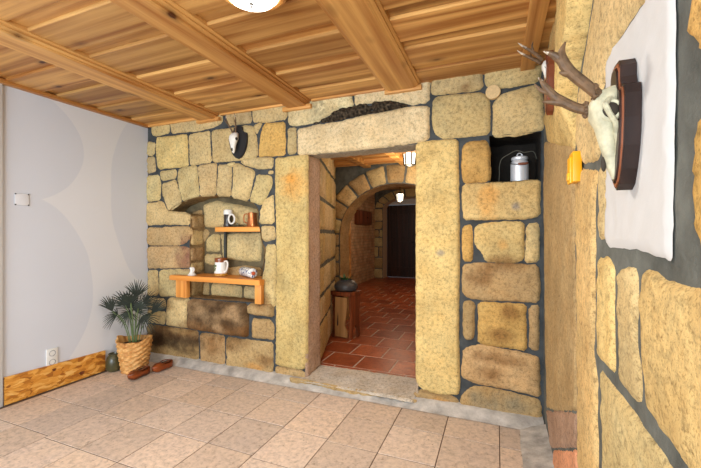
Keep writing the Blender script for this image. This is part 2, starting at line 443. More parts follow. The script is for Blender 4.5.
class Masonry:
    """A wall of shaped stones in mortar, gathered into one mesh. fn(u, v, d) gives the place of a point at depth d."""
    def __init__(s): s.v, s.f, s.c, s.mi, s.n = [], [], [], [], 0
    def add(s, xyz, faces, cols, mi):
        b = len(s.v); s.v += xyz; s.c += cols
        s.f += [tuple(b+i for i in f) for f in faces]; s.mi += [mi]*len(faces)
    def stone(s, pts, fn, tint, step=.02, proud=.028, r=.03, rough=.006, sink=.014, edge=.011, jit=.006, stains=(), mi=0, soft=1, tone=.10, seed=None, grow=0.0, extra=None, tilt=.012):
        s.n += 1; sd = s.n*1.37 if seed is None else seed
        ol = rough_outline(pts, step, jit, sd, soft, grow)
        A = np.array(ol); lo, hi = A.min(0), A.max(0)
        nx, ny = int((hi[0]-lo[0])/step)+2, int((hi[1]-lo[1])/step)+2
        G = np.stack(np.meshgrid(np.arange(nx), np.arange(ny)), -1).reshape(-1, 2).astype(float)
        rs = np.random.RandomState(int(sd*100) % 99991)
        G = lo+(G+rs.uniform(-.25, .25, G.shape))*step
        G = G[inside(G, ol)]
        if len(G): G = G[edge_dist(G, ol) > step*.45]
        n0 = len(ol)
        P = [Vector(p) for p in ol]+[Vector(p) for p in G]
        vs, es, fs, *_ = delaunay_2d_cdt(P, [(i, (i+1) % n0) for i in range(n0)], [], 0, 1e-6)
        V = np.array([tuple(v) for v in vs])
        cen = np.array([V[list(f)].mean(0) for f in fs]); keep = inside(cen, ol)
        fs = [tuple(f) for f, k in zip(fs, keep) if k]
        dist = edge_dist(V, ol); t = np.clip(dist/r, 0, 1)
        e1 = np.clip(dist/edge, 0, 1)
        base = -sink+(sink-.002)*(1-(1-e1)**2.5)+(proud+.002)*(.75+.5*rs.rand())*(1-(1-t)**2.0)
        tl = rs.uniform(-tilt, tilt, 2); mid = (lo+hi)/2
        col0 = np.array(lin(TINT[tint]))*(1+tone*rs.uniform(-1, 1))*(1+.03*rs.uniform(-1, 1, 3))
        xyz, cols = [], []
        for i, (u, v) in enumerate(V):
            q = Vector((u*5, v*5, sd)); q2 = Vector((u*24, v*24, sd))
            d = base[i]+e1[i]*(rough*1.6*noise.noise(q)+rough*noise.noise(q2)+rough*.45*noise.noise(Vector((u*62, v*62, sd)))+float((V[i]-mid)@tl))
            if extra: d += extra(u, v)*e1[i]
            xyz.append(fn(u, v, d))
            m = .5+.5*noise.noise(Vector((u*6+9, v*6, sd*.7)))
            c = col0*(.76+.44*m)
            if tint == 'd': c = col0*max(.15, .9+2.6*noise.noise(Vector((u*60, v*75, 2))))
            if tint in 'mM':
                k = .5+.5*noise.fractal(Vector((u*5, v*7, 3)), 1.0, 2.0, 4)
                k = min(1, max(0, (k-.22)*2.2))*(1 if tint == 'm' else min(1, max(0, (v-lo[1]-.10)/.12)))
                c = c*(1-k)+np.array(lin((84, 64, 42)))*k
            for (sk, su, sv, ra, rb) in stains:
                if abs(u-su) < 2*ra and abs(v-sv) < 2*rb:
                    e = ((u-su)/ra)**2+((v-sv)/rb)**2
                    w = max(0, 1-e*.55+.55*noise.fractal(Vector((u*11, v*11, 7)), 1.0, 2.0, 3)); w = min(1, w)*(.42 if sk == 'o' else .68)
                    if w > 0: c = c*(1-w)+np.array(lin(STAIN[sk]))*w
            cols.append((c[0], c[1], c[2], 1))
        s.add(xyz, fs, cols, mi)
    def bed(s, outline, holes, fn, mi=1, d=-.010, step=.09, amp=.004):
        """the mortar the stones lie in, open where the holes are"""
        def res(p):
            o = []
            for i in range(len(p)):
                a, b = np.array(p[i]), np.array(p[(i+1) % len(p)]); n = max(1, int(np.hypot(*(b-a))/step))
                o += [tuple(a+(b-a)*k/n) for k in range(n)]
            return o
        P, E = [], []
        for lp in [res(outline)]+[res(h) for h in holes]:
            b = len(P); P += lp; E += [(b+i, b+(i+1) % len(lp)) for i in range(len(lp))]
        A = np.array(outline); lo, hi = A.min(0), A.max(0)
        G = np.stack(np.meshgrid(np.arange(lo[0]+step/2, hi[0], step), np.arange(lo[1]+step/2, hi[1], step)), -1).reshape(-1, 2)
        G = G[inside(G, outline)]
        P = [Vector(p) for p in P+[tuple(g) for g in G]]
        vs, es, fs, *_ = delaunay_2d_cdt(P, E, [], 0, 1e-6)
        V = np.array([tuple(v) for v in vs]); cen = np.array([V[list(f)].mean(0) for f in fs])
        keep = inside(cen, outline)
        for h in holes: keep &= ~inside(cen, h)
        fs = [tuple(f) for f, k in zip(fs, keep) if k]
        xyz = [fn(u, v, d+amp*noise.noise(Vector((u*9, v*9, 4)))) for u, v in V]
        s.add(xyz, fs, [(.2, .2, .2, 1)]*len(xyz), mi)
    def reveal(s, loop, fn, d0, d1, tint, nseg=8, mi=0, rough=.012, taper=0.0, closed=True):
        """the inner faces of an opening: the loop swept from depth d0 back to d1"""
        o = []
        m = len(loop) if closed else len(loop)-1
        for i in range(m):
            a, b = np.array(loop[i]), np.array(loop[(i+1) % len(loop)]); n = max(1, int(np.hypot(*(b-a))/.03))
            o += [a+(b-a)*k/n for k in range(n)]
        if not closed: o.append(np.array(loop[-1]))
        c = np.mean(o, 0); xyz, cols, fs = [], [], []
        for j in range(nseg+1):
            t = j/nseg; d = d0+(d1-d0)*t
            for p in o:
                w = noise.noise_vector(Vector((p[0]*14, p[1]*14, d*14)))*rough*(0 if j == 0 else 1)
                q = p+(c-p)*taper*t
                xyz.append(fn(q[0]+w.x, q[1]+w.y, d))
                k = np.array(lin(TINT[tint]))*(.75+.5*(.5+.5*noise.noise(Vector((p[0]*7, p[1]*7, d*6)))))
                cols.append((k[0], k[1], k[2], 1))
        L = len(o); mm = L if closed else L-1
        for j in range(nseg):
            for i in range(mm):
                fs.append((j*L+i, j*L+(i+1) % L, (j+1)*L+(i+1) % L, (j+1)*L+i))
        s.add(xyz, fs, cols, mi)
    def build(s, name, mats, parent=None):
        me = bpy.data.meshes.new(name); me.from_pydata([tuple(v) for v in s.v], [], s.f)
        me.polygons.foreach_set('material_index', s.mi)
        at = me.color_attributes.new('tint', 'FLOAT_COLOR', 'POINT')
        at.data.foreach_set('color', np.array(s.c, dtype=np.float32).ravel())
        for p in me.polygons: p.use_smooth = True
        me.validate(); me.update()
        o = link(name, me, mats, parent); return tag(o, kind='structure')

def ashlar(u0, u1, v0, v1, hs=(.16, .30), ws=(.22, .5), gap=.014, seed=1):
    rs = random.Random(seed); out = []; v = v0
    while v < v1-.05:
        h = min(rs.uniform(*hs), v1-v);
        if v1-v-h < .08: h = v1-v
        u = u0-rs.uniform(0, .15)
        while u < u1-.03:
            w = rs.uniform(*ws)
            a, b = max(u, u0), min(u+w, u1)
            if u1-b < .08: b = u1; w = u1-u
            if b-a > .05:
                j = lambda: rs.uniform(-.012, .012)
                out.append([(a+gap/2+j()*.5, v+gap/2+j()*.5), (b-gap/2+j()*.5, v+gap/2+j()*.5), (b-gap/2+j()*.5, v+h-gap/2), (a+gap/2+j()*.5, v+h-gap/2)])
            u += w
        v += h
    return out

# ---------------------------------------------------------------- the stone wall with the doorway
YF, XL, XR, YB = 2.784, -3.469, 0.29, -2.60
front = lambda u, v, d: (u, YF-d, v)
STAINS = [(t[0],)+tuple(int(c)/1000 for c in t[1:]) for t in (q.split() for q in STAINS_TXT.split(';'))]
wf = Masonry()
NICHE = poly(NICHE_TXT); CANH = poly(CANH_TXT); DOORH = poly(DOORH_TXT)
DX0, DX1, DZ1, DY = -1.531, -0.571, 2.000, 3.045
DOORH = [(DX0, 1.995), (DX0, -.12), (DX1, -.12), (DX1, 1.995)]
wf.bed([(-3.62, -.05), (.42, -.05), (.42, 2.60), (-3.62, 2.60)], [NICHE, CANH, DOORH], front)
SILL = {(-3.162,): 1}
for k, pts in parse(FRONT_TXT):
    zmax = max(p[1] for p in pts); zmin = min(p[1] for p in pts); xmax = max(p[0] for p in pts)
    kw = dict(proud=.012, r=.035, step=.015, grow=.009, stains=[s_ for s_ in STAINS])
    if np.mean([p[0] for p in pts]) > -.5: kw['grow'] = .012
    if k == 'd': kw = dict(proud=.012, r=.05, rough=.022, jit=.010, step=.010, grow=.008)
    elif k in 'y' and zmax-zmin > 1.2: kw.update(proud=.018, r=.020, jit=.004, rough=.005)
    elif .6 < zmax < .69 and xmax < -1.8: kw.update(proud=.05, r=.035)
    wf.stone(pts, front, k, **kw)
# shelf niche: arch soffit, jambs and the rubble at its back
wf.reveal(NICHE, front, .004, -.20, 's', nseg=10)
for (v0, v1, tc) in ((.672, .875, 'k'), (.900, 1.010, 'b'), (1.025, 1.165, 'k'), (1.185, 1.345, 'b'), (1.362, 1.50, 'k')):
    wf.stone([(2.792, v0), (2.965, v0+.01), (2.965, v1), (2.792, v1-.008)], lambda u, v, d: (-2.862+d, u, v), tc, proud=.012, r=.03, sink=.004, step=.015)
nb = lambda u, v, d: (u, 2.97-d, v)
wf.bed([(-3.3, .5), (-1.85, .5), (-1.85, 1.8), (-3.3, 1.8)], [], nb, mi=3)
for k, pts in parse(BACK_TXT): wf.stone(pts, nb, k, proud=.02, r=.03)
# square hole with the can
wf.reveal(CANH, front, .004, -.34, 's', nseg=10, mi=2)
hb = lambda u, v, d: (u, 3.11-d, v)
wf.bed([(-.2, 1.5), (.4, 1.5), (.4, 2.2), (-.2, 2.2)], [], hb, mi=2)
# door jambs and the underside of the lintel
jl = lambda u, v, d: (DX0-.004+d, u, v); jr = lambda u, v, d: (DX1+.004-d, u, v); ju = lambda u, v, d: (u, v, 2.000-d)
wf.stone([(2.772, .04), (DY, .06), (DY, 2.0), (2.772, 1.998)], jl, 'j', proud=.004, r=.012, rough=.005, jit=.002, sink=.008, soft=0)
wf.stone([(2.772, .04), (DY, .06), (DY, 2.0), (2.772, 1.998)], jr, 'j', proud=.004, r=.012, rough=.005, jit=.002, sink=.008, soft=0)
wf.stone([(DX0-.03, 2.803), (DX1+.03, 2.803), (DX1+.03, DY), (DX0-.03, DY)], ju, 'g', proud=.004, r=.012, rough=.005, jit=.002, sink=.008, soft=0)
# worn doorstep
def step_top(u, v, d):
    t = (v-2.70)/(DY+.03-2.70); z = .052+.030*t+d*.6 - .012*max(0, (u+1.1)*1.2)*(1-t)
    return (u, v, z)
step_face = lambda u, v, d: (u, 2.712-d*.8+.02*(.5-v*8), v)
wf.stone([(DX0-.06, 2.705), (DX1-.01, 2.695), (DX1+.004, DY+.02), (DX0-.01, DY+.02)], step_top, 'g', proud=.004, r=.02, rough=.006, jit=.010, sink=.012)
wf.stone([(DX0-.14, -.03), (DX1+.02, -.03), (DX1+.02, .050), (DX0-.14, .062)], step_face, 'k', proud=.012, r=.02, rough=.012, jit=.008, step=.015)
wf.build('wall_front', [M['stone'], M['mortar'], M['hole_shade'], M['niche']])

# cement fillet along the foot of the stone wall
bm = bmesh.new(); pr = []
for i in range(64):
    x = XL+(XR-XL)*i/63; w = .008*noise.noise(Vector((x*3, 0, 1)))
    pr.append([bm.verts.new(p) for p in ((x, YF+.02, .055+w), (x, 2.735+w, .045+w), (x, 2.695+w, .016), (x, 2.655+w*1.5, .0035))])
for a, b in zip(pr, pr[1:]):
    for j in range(3): bm.faces.new((a[j], b[j], b[j+1], a[j+1]))
struct('trim_1', bm, M['cement'])
bm = bmesh.new(); pr = []
for i in range(70):
    y = 2.70-3.2*i/69; w = .012*noise.noise(Vector((3, y*4, 1)))
    pr.append([bm.verts.new(p) for p in ((XR+.02, y, .05+w), (.262+w, y, .03+w), (.19+w, y, .012+w*.3), (.135+w*1.5, y, .0035))])
for a, b in zip(pr, pr[1:]):
    for j in range(3): bm.faces.new((a[j], a[j+1], b[j+1], b[j]))
struct('trim_2', bm, M['cement'])

# ---------------------------------------------------------------- right wall, close to the camera
right = lambda u, v, d: (XR-d, u, v)
wr = Masonry()
wr.bed([(YF+.1, -.05), (.35, -.05), (.35, 2.62), (YF+.1, 2.62)], [], right, d=-.006, step=.04, amp=.003)
wr.bed([(.35, -.05), (YB, -.05), (YB, 2.62), (.35, 2.62)], [], right, d=-.012, step=.25, mi=3)
def corbel(u, v):
    """the springer of a lost arch: its face comes out of the wall towards the room, undercut below"""
    s_ = min(1, max(0, (2.15-u)/.45)); return .065*s_*min(1, max(0, (v-1.70)/(.04+.13*s_)))
for i, (k, pts) in enumerate(parse(RIGHT_TXT)):
    kw = dict(step=.012, proud=.004, r=.035, rough=.0035, jit=.006, grow=-.003, sink=.008, edge=.008, tilt=.003)
    if i == 1: kw.update(extra=corbel)
    if k in 'krR': kw.update(grow=.001)
    wr.stone(pts, right, k, tone=.05, **kw)
wr.stone(poly(PLASTER_TXT), right, 'w', step=.014, proud=.004, r=.010, rough=.0015, sink=.003, edge=.004, jit=.004, mi=2, tone=0, soft=0)
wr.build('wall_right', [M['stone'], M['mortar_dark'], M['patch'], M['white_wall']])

# ---------------------------------------------------------------- white wall on the left, back wall with an assumed opening for the added fill
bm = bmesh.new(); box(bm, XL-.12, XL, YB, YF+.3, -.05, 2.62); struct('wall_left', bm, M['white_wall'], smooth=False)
bm = bmesh.new()
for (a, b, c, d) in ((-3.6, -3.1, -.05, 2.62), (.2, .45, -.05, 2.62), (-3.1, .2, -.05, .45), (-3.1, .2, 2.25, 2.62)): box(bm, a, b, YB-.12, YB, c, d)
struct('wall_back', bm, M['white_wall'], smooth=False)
bm = bmesh.new(); box(bm, XL-.01, XL+.022, 1.40, 1.553, 0, 2.43, .004); struct('trim_3', bm, M['patch'])

# ---------------------------------------------------------------- tiled floors
def tiles(name, rects, z, grout, mats, gap=.005, h=.0025, seed=3, under=None, jit=.0008):
    rs = random.Random(seed); v, f, c, mi = [], [], [], []
    x0, x1, y0, y1 = under
    v += [(x0, y0, z-h), (x1, y0, z-h), (x1, y1, z-h), (x0, y1, z-h)]; f.append((0, 1, 2, 3)); c += [(.5, .5, .5, 1)]*4; mi.append(1)
    for (a, b, p, q) in rects:
        g = gap/2; e = .0015; k = len(v)
        dz = [rs.uniform(-jit, jit) for _ in range(4)]
        v += [(a+g, p+g, z-h-.001), (b-g, p+g, z-h-.001), (b-g, q-g, z-h-.001), (a+g, q-g, z-h-.001)]
        v += [(a+g+e*.3, p+g+e*.3, z-.0012+dz[0]*.5), (b-g-e*.3, p+g+e*.3, z-.0012+dz[1]*.5), (b-g-e*.3, q-g-e*.3, z-.0012+dz[2]*.5), (a+g+e*.3, q-g-e*.3, z-.0012+dz[3]*.5)]
        v += [(a+g+e, p+g+e, z+dz[0]), (b-g-e, p+g+e, z+dz[1]), (b-g-e, q-g-e, z+dz[2]), (a+g+e, q-g-e, z+dz[3])]
        for l in (0, 4):
            for i in range(4): f.append((k+l+i, k+l+(i+1) % 4, k+l+4+(i+1) % 4, k+l+4+i)); mi.append(0)
        f.append((k+8, k+9, k+10, k+11)); mi.append(0)
        t = (rs.random(), rs.random(), rs.random(), 1); c += [t]*12
    me = bpy.data.meshes.new(name); me.from_pydata(v, [], f); me.polygons.foreach_set('material_index', mi)
    me.color_attributes.new('tint', 'FLOAT_COLOR', 'POINT').data.foreach_set('color', np.array(c, dtype=np.float32).ravel())
    return tag(link(name, me, mats), kind='structure')

def m_tile(name, base, warm, grey, rough, pits=True, mottle=.25):
    t = NT(name); a = attr_color(t); sep = t.n('ShaderNodeSeparateColor'); t.l(a.outputs['Color'], sep.inputs[0])
    co = t.n('ShaderNodeTexCoord'); off = t.n('ShaderNodeVectorMath', operation='MULTIPLY_ADD')
    t.l(a.outputs['Color'], off.inputs[0]); off.inputs[1].default_value = (9, 9, 9); t.l(co.outputs['Object'], off.inputs[2])
    v = off.outputs[0]
    n1 = t.noise(v, 6, 5, .65); n2 = t.noise(v, 34, 5, .7); n3 = t.noise(v, 48, 5, .75)
    c = t.mix(t.ramp(n1, [(.3, 0.0), (.7, 1.0)]), lin(base), lin(warm))
    c = t.mix(t.math('MULTIPLY', sep.outputs[1], .55), c, lin(grey))
    c = t.mix(1.0, c, t.ramp(n2, [(.25, 1-mottle*1.3), (.5, 1.0), (.75, 1+mottle*.7)]), 'MULTIPLY')
    c = t.mix(1.0, c, t.ramp(sep.outputs[0], [(0.0, .88), (1.0, 1.08)]), 'MULTIPLY')
    h = n2
    if pits:
        p = t.ramp(n3, [(.33, 1.0), (.40, 0.0)])
        c = t.mix(t.math('MULTIPLY', p, .75), c, lin((104, 80, 58)))
        l2 = t.ramp(t.noise(v, 52, 5, .75), [(.60, 0.0), (.68, .6)])
        c = t.mix(l2, c, lin((224, 200, 172)))
        h = t.math('SUBTRACT', n2, p)
    return t.done(c, rough, t.bump(h, .35, .004), spec=.35)
M['travertine'] = m_tile('travertine_tile', (208, 186, 168), (216, 192, 168), (190, 176, 166), .5, mottle=.34)
M['terracotta'] = m_tile('terracotta_tile', (140, 60, 28), (184, 100, 58), (122, 54, 30), .36, pits=False, mottle=.35)
M['grout'] = plain('floor_grout', (92, 74, 60), .9, var=.25)
M['grout_red'] = plain('hall_grout', (184, 160, 142), .85, var=.2)
rects = []; P_ = .3372
for i in range(-4, 8):
    xa, xb = -2.345+P_*i, -2.345+P_*(i+1)
    xb2 = min(xb, .150); xa2 = max(xa, XL+.05)
    if xb2-xa2 < .02: continue
    oy = 2.105 if i < 3 else (2.085 if i == 3 else 2.058)
    if i < -1: oy = 2.125
    for j in range(-16, 4):
        a, b = oy+P_*1.015*j, oy+P_*1.015*(j+1)
        b = min(b, 2.69); a = max(a, YB)
        if b-a > .02: rects.append((xa2, xb2, a, b))
tiles('floor', rects, 0.0, None, [M['travertine'], M['grout']], under=(XL-.1, .5, YB-.1, YF+.15))
rects = []
for j in range(0, 24):
    y0 = 3.09-.336+.336*j; off = (-.887 if j % 2 else -1.06)
    for i in range(-12, 8):
        xa = off+.336*i
        if xa > .6 or xa < -4.2: continue
        rects.append((xa, xa+.336, max(y0, DY-.005), y0+.336)) if y0+.336 > DY+.02 else None
tiles('floor_hall', rects, .080, None, [M['terracotta'], M['grout_red']], gap=.015, under=(-4.3, .9, DY-.01, 10.9), seed=9)

# ---------------------------------------------------------------- pine ceiling
def planks(name, boxes, mat, bev=.004, seed=5):
    """one mesh of boards, each with its own 'tint'"""
    rs = random.Random(seed); bm = bmesh.new(); lay = bm.verts.layers.float_color.new('tint')
    for b in boxes:
        vs = box(bm, *b, bev=bev, seg=1); t = (rs.random(), rs.random(), rs.random(), 1)
        for v in vs:
            if v.is_valid: v[lay] = t
    return obj(name, bm, mat, smooth=False)
boxes = []
for j in range(-14, 4):
    y = 1.895+.336*j
    for (xa, xb) in ((XL-.02, -2.60), (-2.62, -1.60), (-1.62, -.67), (-.69, XR+.02)):
        boxes.append((xa, xb, y, y+.245, 2.452, 2.480))
        boxes.append((xa, xb, y+.225, y+.345, 2.470, 2.500))
tag(planks('ceiling', boxes, M['ceil_wood'], .006), kind='structure')

def moulded_beam(name, xc, half, zb, y0, y1, seed):
    pr = [(-half-.045, 2.500), (-half-.045, 2.446), (-half-.030, 2.438), (-half-.030, 2.428), (-half-.010, 2.420), (-half-.010, zb+.006),
          (-half, zb), (half, zb), (half+.010, zb+.006), (half+.010, 2.420), (half+.030, 2.428), (half+.030, 2.438), (half+.045, 2.446), (half+.045, 2.500)]
    bm = bmesh.new(); lay = bm.verts.layers.float_color.new('tint')
    prism(bm, [(xc+a, b) for a, b in pr], lambda u, v, d: (u, d, v), y0, y1)
    rs = random.Random(seed); t = (rs.random(), .72, rs.random(), 1)
    for v in bm.verts: v[lay] = t
    return struct(name, bm, M['beam_wood'], smooth=False)
moulded_beam('trim_4', -2.605, .090, 2.408, YB, YF-.012, 1)
moulded_beam('trim_5', -1.610, .082, 2.400, YB, YF-.012, 2)
moulded_beam('trim_6', -.682, .100, 2.412, YB, YF-.012, 3)
n = 7
for (xc, half, z) in ((-2.605, .140, 2.388), (-1.615, .140, 2.380), (-.675, .145, 2.398)):
    bm = bmesh.new(); box(bm, xc-half, xc+half, YF-.045, YF-.008, z, z+.035, .004)
    struct('trim_%d' % n, bm, M['trim_wood_x']); n += 1
for (xa, xb, z) in ((XL, -2.745, 2.430), (-2.465, -1.755, 2.436), (-1.475, -.825, 2.436)):
    bm = bmesh.new(); box(bm, xa, xb, YF-.034, YF-.004, z, 2.462, .006)
    struct('trim_%d' % n, bm, M['trim_wood_x']); n += 1
bm = bmesh.new(); box(bm, XL, XL+.055, YB, YF-.01, 2.428, 2.462, .008); struct('trim_%d' % n, bm, M['beam_wood']); n += 1
bm = bmesh.new(); box(bm, .150, .238, YB, YF-.01, 2.426, 2.462, .006); struct('trim_%d' % n, bm, M['beam_wood']); n += 1

# ---------------------------------------------------------------- the hall beyond the doorway
Hall = Masonry()
A, B = Vector((DX0-.01, DY, 0)), Vector((-2.04, 4.5, 0)); ab = (B-A); Lab = ab.length; ab.normalize(); nab = Vector((ab.y, -ab.x, 0))
splay = lambda u, v, d: tuple(A+ab*u+nab*d+Vector((0, 0, v)))
Hall.bed([(0, .05), (Lab+.05, .05), (Lab+.05, 2.4), (0, 2.4)], [], splay, d=-.006)
for i, p in enumerate(ashlar(0, Lab, .08, 2.3, (.24, .42), (.4, .8), .018, 5)): Hall.stone(p, splay, 'bc'[i % 2], step=.035, proud=.012)
Hall.build('wall_hall_doorway', [M['stone'], M['mortar_dark']])
Hall = Masonry()
arch_f = lambda u, v, d: (u, 4.5-d, v)
AX, AR, AZ, AB_ = -1.20, .77, 1.30, .645
def ell(k, t): return (AX+(AR+k)*math.cos(t), AZ+(AB_+k)*math.sin(t))
opening = [(AX+AR, .0)]+[ell(0, PI*i/24) for i in range(25)]+[(AX-AR, .0)]
Hall.bed([(-2.3, .05), (.2, .05), (.2, 2.4), (-2.3, 2.4)], [opening], arch_f, d=-.012)
for i in range(11):
    t0, t1 = PI*(i+.05)/11, PI*(i+.95)/11
    Hall.stone([ell(.01, t0), ell(.01, (t0+t1)/2), ell(.01, t1), ell(.25, t1), ell(.25, t0)], arch_f, 'bk'[i % 2], step=.03, proud=.016)
for i, p in enumerate(ashlar(-2.25, AX-AR-.01, .08, 1.3, (.18, .3), (.2, .35), .016, 8)): Hall.stone(p, arch_f, 'k', step=.03, proud=.012)
for i, p in enumerate(ashlar(-2.25, .1, 2.21, 2.38, (.16, .2), (.2, .35), .016, 8)): Hall.stone(p, arch_f, 'k', step=.03, proud=.012)
Hall.reveal(opening, arch_f, .0, -.32, 'k', nseg=8, closed=False, rough=.02)
Hall.build('wall_hall_arch', [M['stone'], M['mortar_dark']])
Hall = Masonry()
# long wall of the hall, second arch and the wall with the door
hl = lambda u, v, d: (-3.15+d, u, v)
a2 = lambda u, v, d: (u, 9.6-d, v)
A2X, A2R, A2Z, A2B = -2.15, .76, 2.02, .27
def ell2(k, t): return (A2X+(A2R+k)*math.cos(t), A2Z+(A2B+k)*math.sin(t))
open2 = [(A2X+A2R, .0)]+[ell2(0, PI*i/16) for i in range(17)]+[(A2X-A2R, .0)]
Hall.bed([(-3.4, .05), (.8, .05), (.8, 2.65), (-3.4, 2.65)], [open2], a2, d=-.012)
for i in range(9):
    t0, t1 = PI*(i+.05)/9, PI*(i+.95)/9
    Hall.stone([ell2(.01, t0), ell2(.01, (t0+t1)/2), ell2(.01, t1), ell2(.24, t1), ell2(.24, t0)], a2, 'b', step=.05, proud=.02)
for i, p in enumerate(ashlar(-3.22, A2X-A2R-.01, .08, 2.0, (.2, .34), (.25, .4), .02, 11)): Hall.stone(p, a2, 'bk'[i % 2], step=.05, proud=.02)
for i, p in enumerate(ashlar(A2X+A2R+.27, .7, .08, 2.6, (.22, .36), (.3, .6), .02, 12)): Hall.stone(p, a2, 'bk'[i % 2], step=.06, proud=.02)
for i, p in enumerate(ashlar(A2X+A2R+.02, A2X+A2R+.26, .08, 2.0, (.2, .34), (.25, .4), .02, 13)): Hall.stone(p, a2, 'bk'[i % 2], step=.06, proud=.02)
Hall.reveal(open2, a2, .0, -.40, 'w', nseg=3, closed=False, rough=.004, mi=2)
Hall.build('wall_hall_end', [M['stone'], M['mortar_dark'], M['hall_plaster']])
def m_brick():
    t = NT('limewashed_brick'); v = t.coord()
    sw = t.n('ShaderNodeSeparateXYZ'); t.l(v, sw.inputs[0]); cb = t.n('ShaderNodeCombineXYZ')
    t.l(sw.outputs[1], cb.inputs[0]); t.l(sw.outputs[2], cb.inputs[1])
    b = t.n('ShaderNodeTexBrick'); b.inputs['Scale'].default_value = 3.4
    b.inputs['Color1'].default_value = lin((196, 150, 112))+(1,); b.inputs['Color2'].default_value = lin((214, 178, 138))+(1,)
    b.inputs['Mortar'].default_value = lin((168, 140, 112))+(1,); b.inputs['Mortar Size'].default_value = .02
    t.l(cb.outputs[0], b.inputs['Vector'])
    c = t.mix(1.0, b.outputs['Color'], t.ramp(t.noise(v, 5, 5), [(.3, .7), (.7, 1.15)]), 'MULTIPLY')
    return t.done(c, .85, t.bump(b.outputs['Fac'], .3, .01), spec=.2)
M['brick'] = m_brick()
bm = bmesh.new(); box(bm, -3.27, -3.15, 4.6, 9.62, .05, 2.6); struct('wall_hall_left', bm, M['brick'], smooth=False)
bm = bmesh.new(); box(bm, -.42, -.30, DY-.02, 4.62, .05, 2.4); box(bm, .6, .72, 4.6, 10.6, .05, 2.6); struct('wall_hall_right', bm, M['hall_plaster'], smooth=False)
bm = bmesh.new()
for b in ((-3.4, -2.92, 0), (-1.98, .8, 0), (-2.93, -1.97, 2.13)): box(bm, b[0], b[1], 10.0, 10.12, b[2]+.05, 2.65)
struct('wall_hall_back', bm, M['patch'], smooth=False)
boxes = [(-2.5, .3, DY-.03+.2*i, DY-.03+.2*i+.196, 2.225+.01*(i % 2), 2.27) for i in range(9)]
boxes += [(-3.4, .9, 4.75+.25*i, 4.75+.25*i+.246, 2.50+.01*(i % 2), 2.55) for i in range(24)]
boxes += [(-2.5, .3, y, y+.10, 2.175, 2.235) for y in (3.35, 3.80, 4.25)]
boxes += [(x, x+.09, DY-.03, 4.5, 2.165, 2.232) for x in (-1.62, -1.12)]
tag(planks('ceiling_hall', boxes, M['ceil_wood'], .004, 8), kind='structure')
# door at the far end
d1 = empty('door_1', (-2.45, 10.0, .08)); tag(d1, kind='structure')
bm = bmesh.new()
for i in range(6): box(bm, -.455+.152*i, -.455+.152*i+.149, .0, .045, .01, 2.035, .004)
for z in (.18, 1.0, 1.78): box(bm, -.44, .44, -.018, .004, z, z+.11, .005)
obj('door_leaf', bm, M['dark_wood'], d1, smooth=False)
bm = bmesh.new()
for (a, b) in ((-.53, -.46), (.46, .53)): box(bm, a, b, -.03, .06, 0, 2.05, .006)
box(bm, -.53, .53, -.03, .06, 2.045, 2.11, .006)
obj('door_frame', bm, M['patch'], d1)
bm = bmesh.new(); tube(bm, [(.37, -.07, 1.0), (.37, -.02, 1.0)], .011); tube(bm, [(.38, -.07, 1.0), (.25, -.07, .995)], .009)
M['iron'] = plain('black_iron', (34, 32, 30), .4, .8, var=.2)
obj('door_handle', bm, M['iron'], d1)
bm = bmesh.new(); box(bm, -2.045, -2.0, 4.93, 4.99, .08, 2.48, .004); struct('trim_%d' % n, bm, M['trim_wood_x']); n += 1
# ================================================================ things
M['iron_black'] = plain('black_paint', (24, 24, 26), .45, var=.2)
M['bone'] = plain('bone', (192, 186, 156), .6, var=.28, scale=38, bump=.5)
M['bone_white'] = plain('bleached_bone', (226, 222, 212), .55, var=.1, scale=40)
M['antler'] = plain('antler', (104, 78, 52), .6, var=.45, scale=45, bump=.6)
M['antler_tip'] = plain('antler_tip', (186, 170, 148), .5, var=.2, scale=45)
M['copper_line'] = plain('copper_edge', (150, 88, 56), .4, .3)
M['dark_hole'] = plain('dark_bone_hollow', (52, 44, 34), .8)
M['enamel'] = plain('aluminium', (206, 210, 216), .38, .35, var=.06, scale=20)
M['handle_wood'] = plain('red_handle_wood', (120, 70, 52), .5)
M['yellow'] = plain('yellow_plastic', (238, 170, 12), .4, var=.05)
M['ceramic'] = plain('white_ceramic', (232, 228, 220), .2, var=.04)
M['ceramic_brown'] = plain('brown_glaze', (128, 66, 26), .22, var=.25)
M['ceramic_ochre'] = plain('ochre_glaze', (176, 122, 44), .25, var=.2)
M['dark_glass'] = plain('dark_brown_stoneware', (46, 40, 38), .25, var=.3)
M['green_glaze'] = plain('green_relief', (96, 108, 62), .35, var=.4, scale=90)
M['copper'] = plain('copper', (184, 112, 66), .32, .7, var=.2)
M['sprig'] = plain('dried_leaf', (122, 122, 100), .8, var=.3)
M['leaf'] = plain('palm_leaf', (20, 32, 15), .62, var=.35, scale=20)
M['stem'] = plain('palm_stem', (92, 110, 62), .5, var=.2)
M['soil'] = plain('potting_soil', (54, 36, 24), .95, var=.4, scale=80, bump=.8)
M['plastic_white'] = plain('white_plastic', (226, 226, 222), .35, var=.02)
M['grey_hole'] = plain('socket_hollow', (62, 62, 64), .5)
M['socket_grey'] = plain('socket_shadow_grey', (150, 150, 152), .4)
M['jar'] = plain('olive_glazed_jar', (70, 68, 44), .3, var=.3, scale=14)
M['cork'] = plain('cork', (214, 184, 134), .8, var=.12, scale=120, bump=.3)
M['stoneware'] = plain('grey_stoneware', (62, 60, 60), .5, var=.25)
M['green_leaf'] = plain('green_leaf', (44, 84, 40), .5, var=.3)

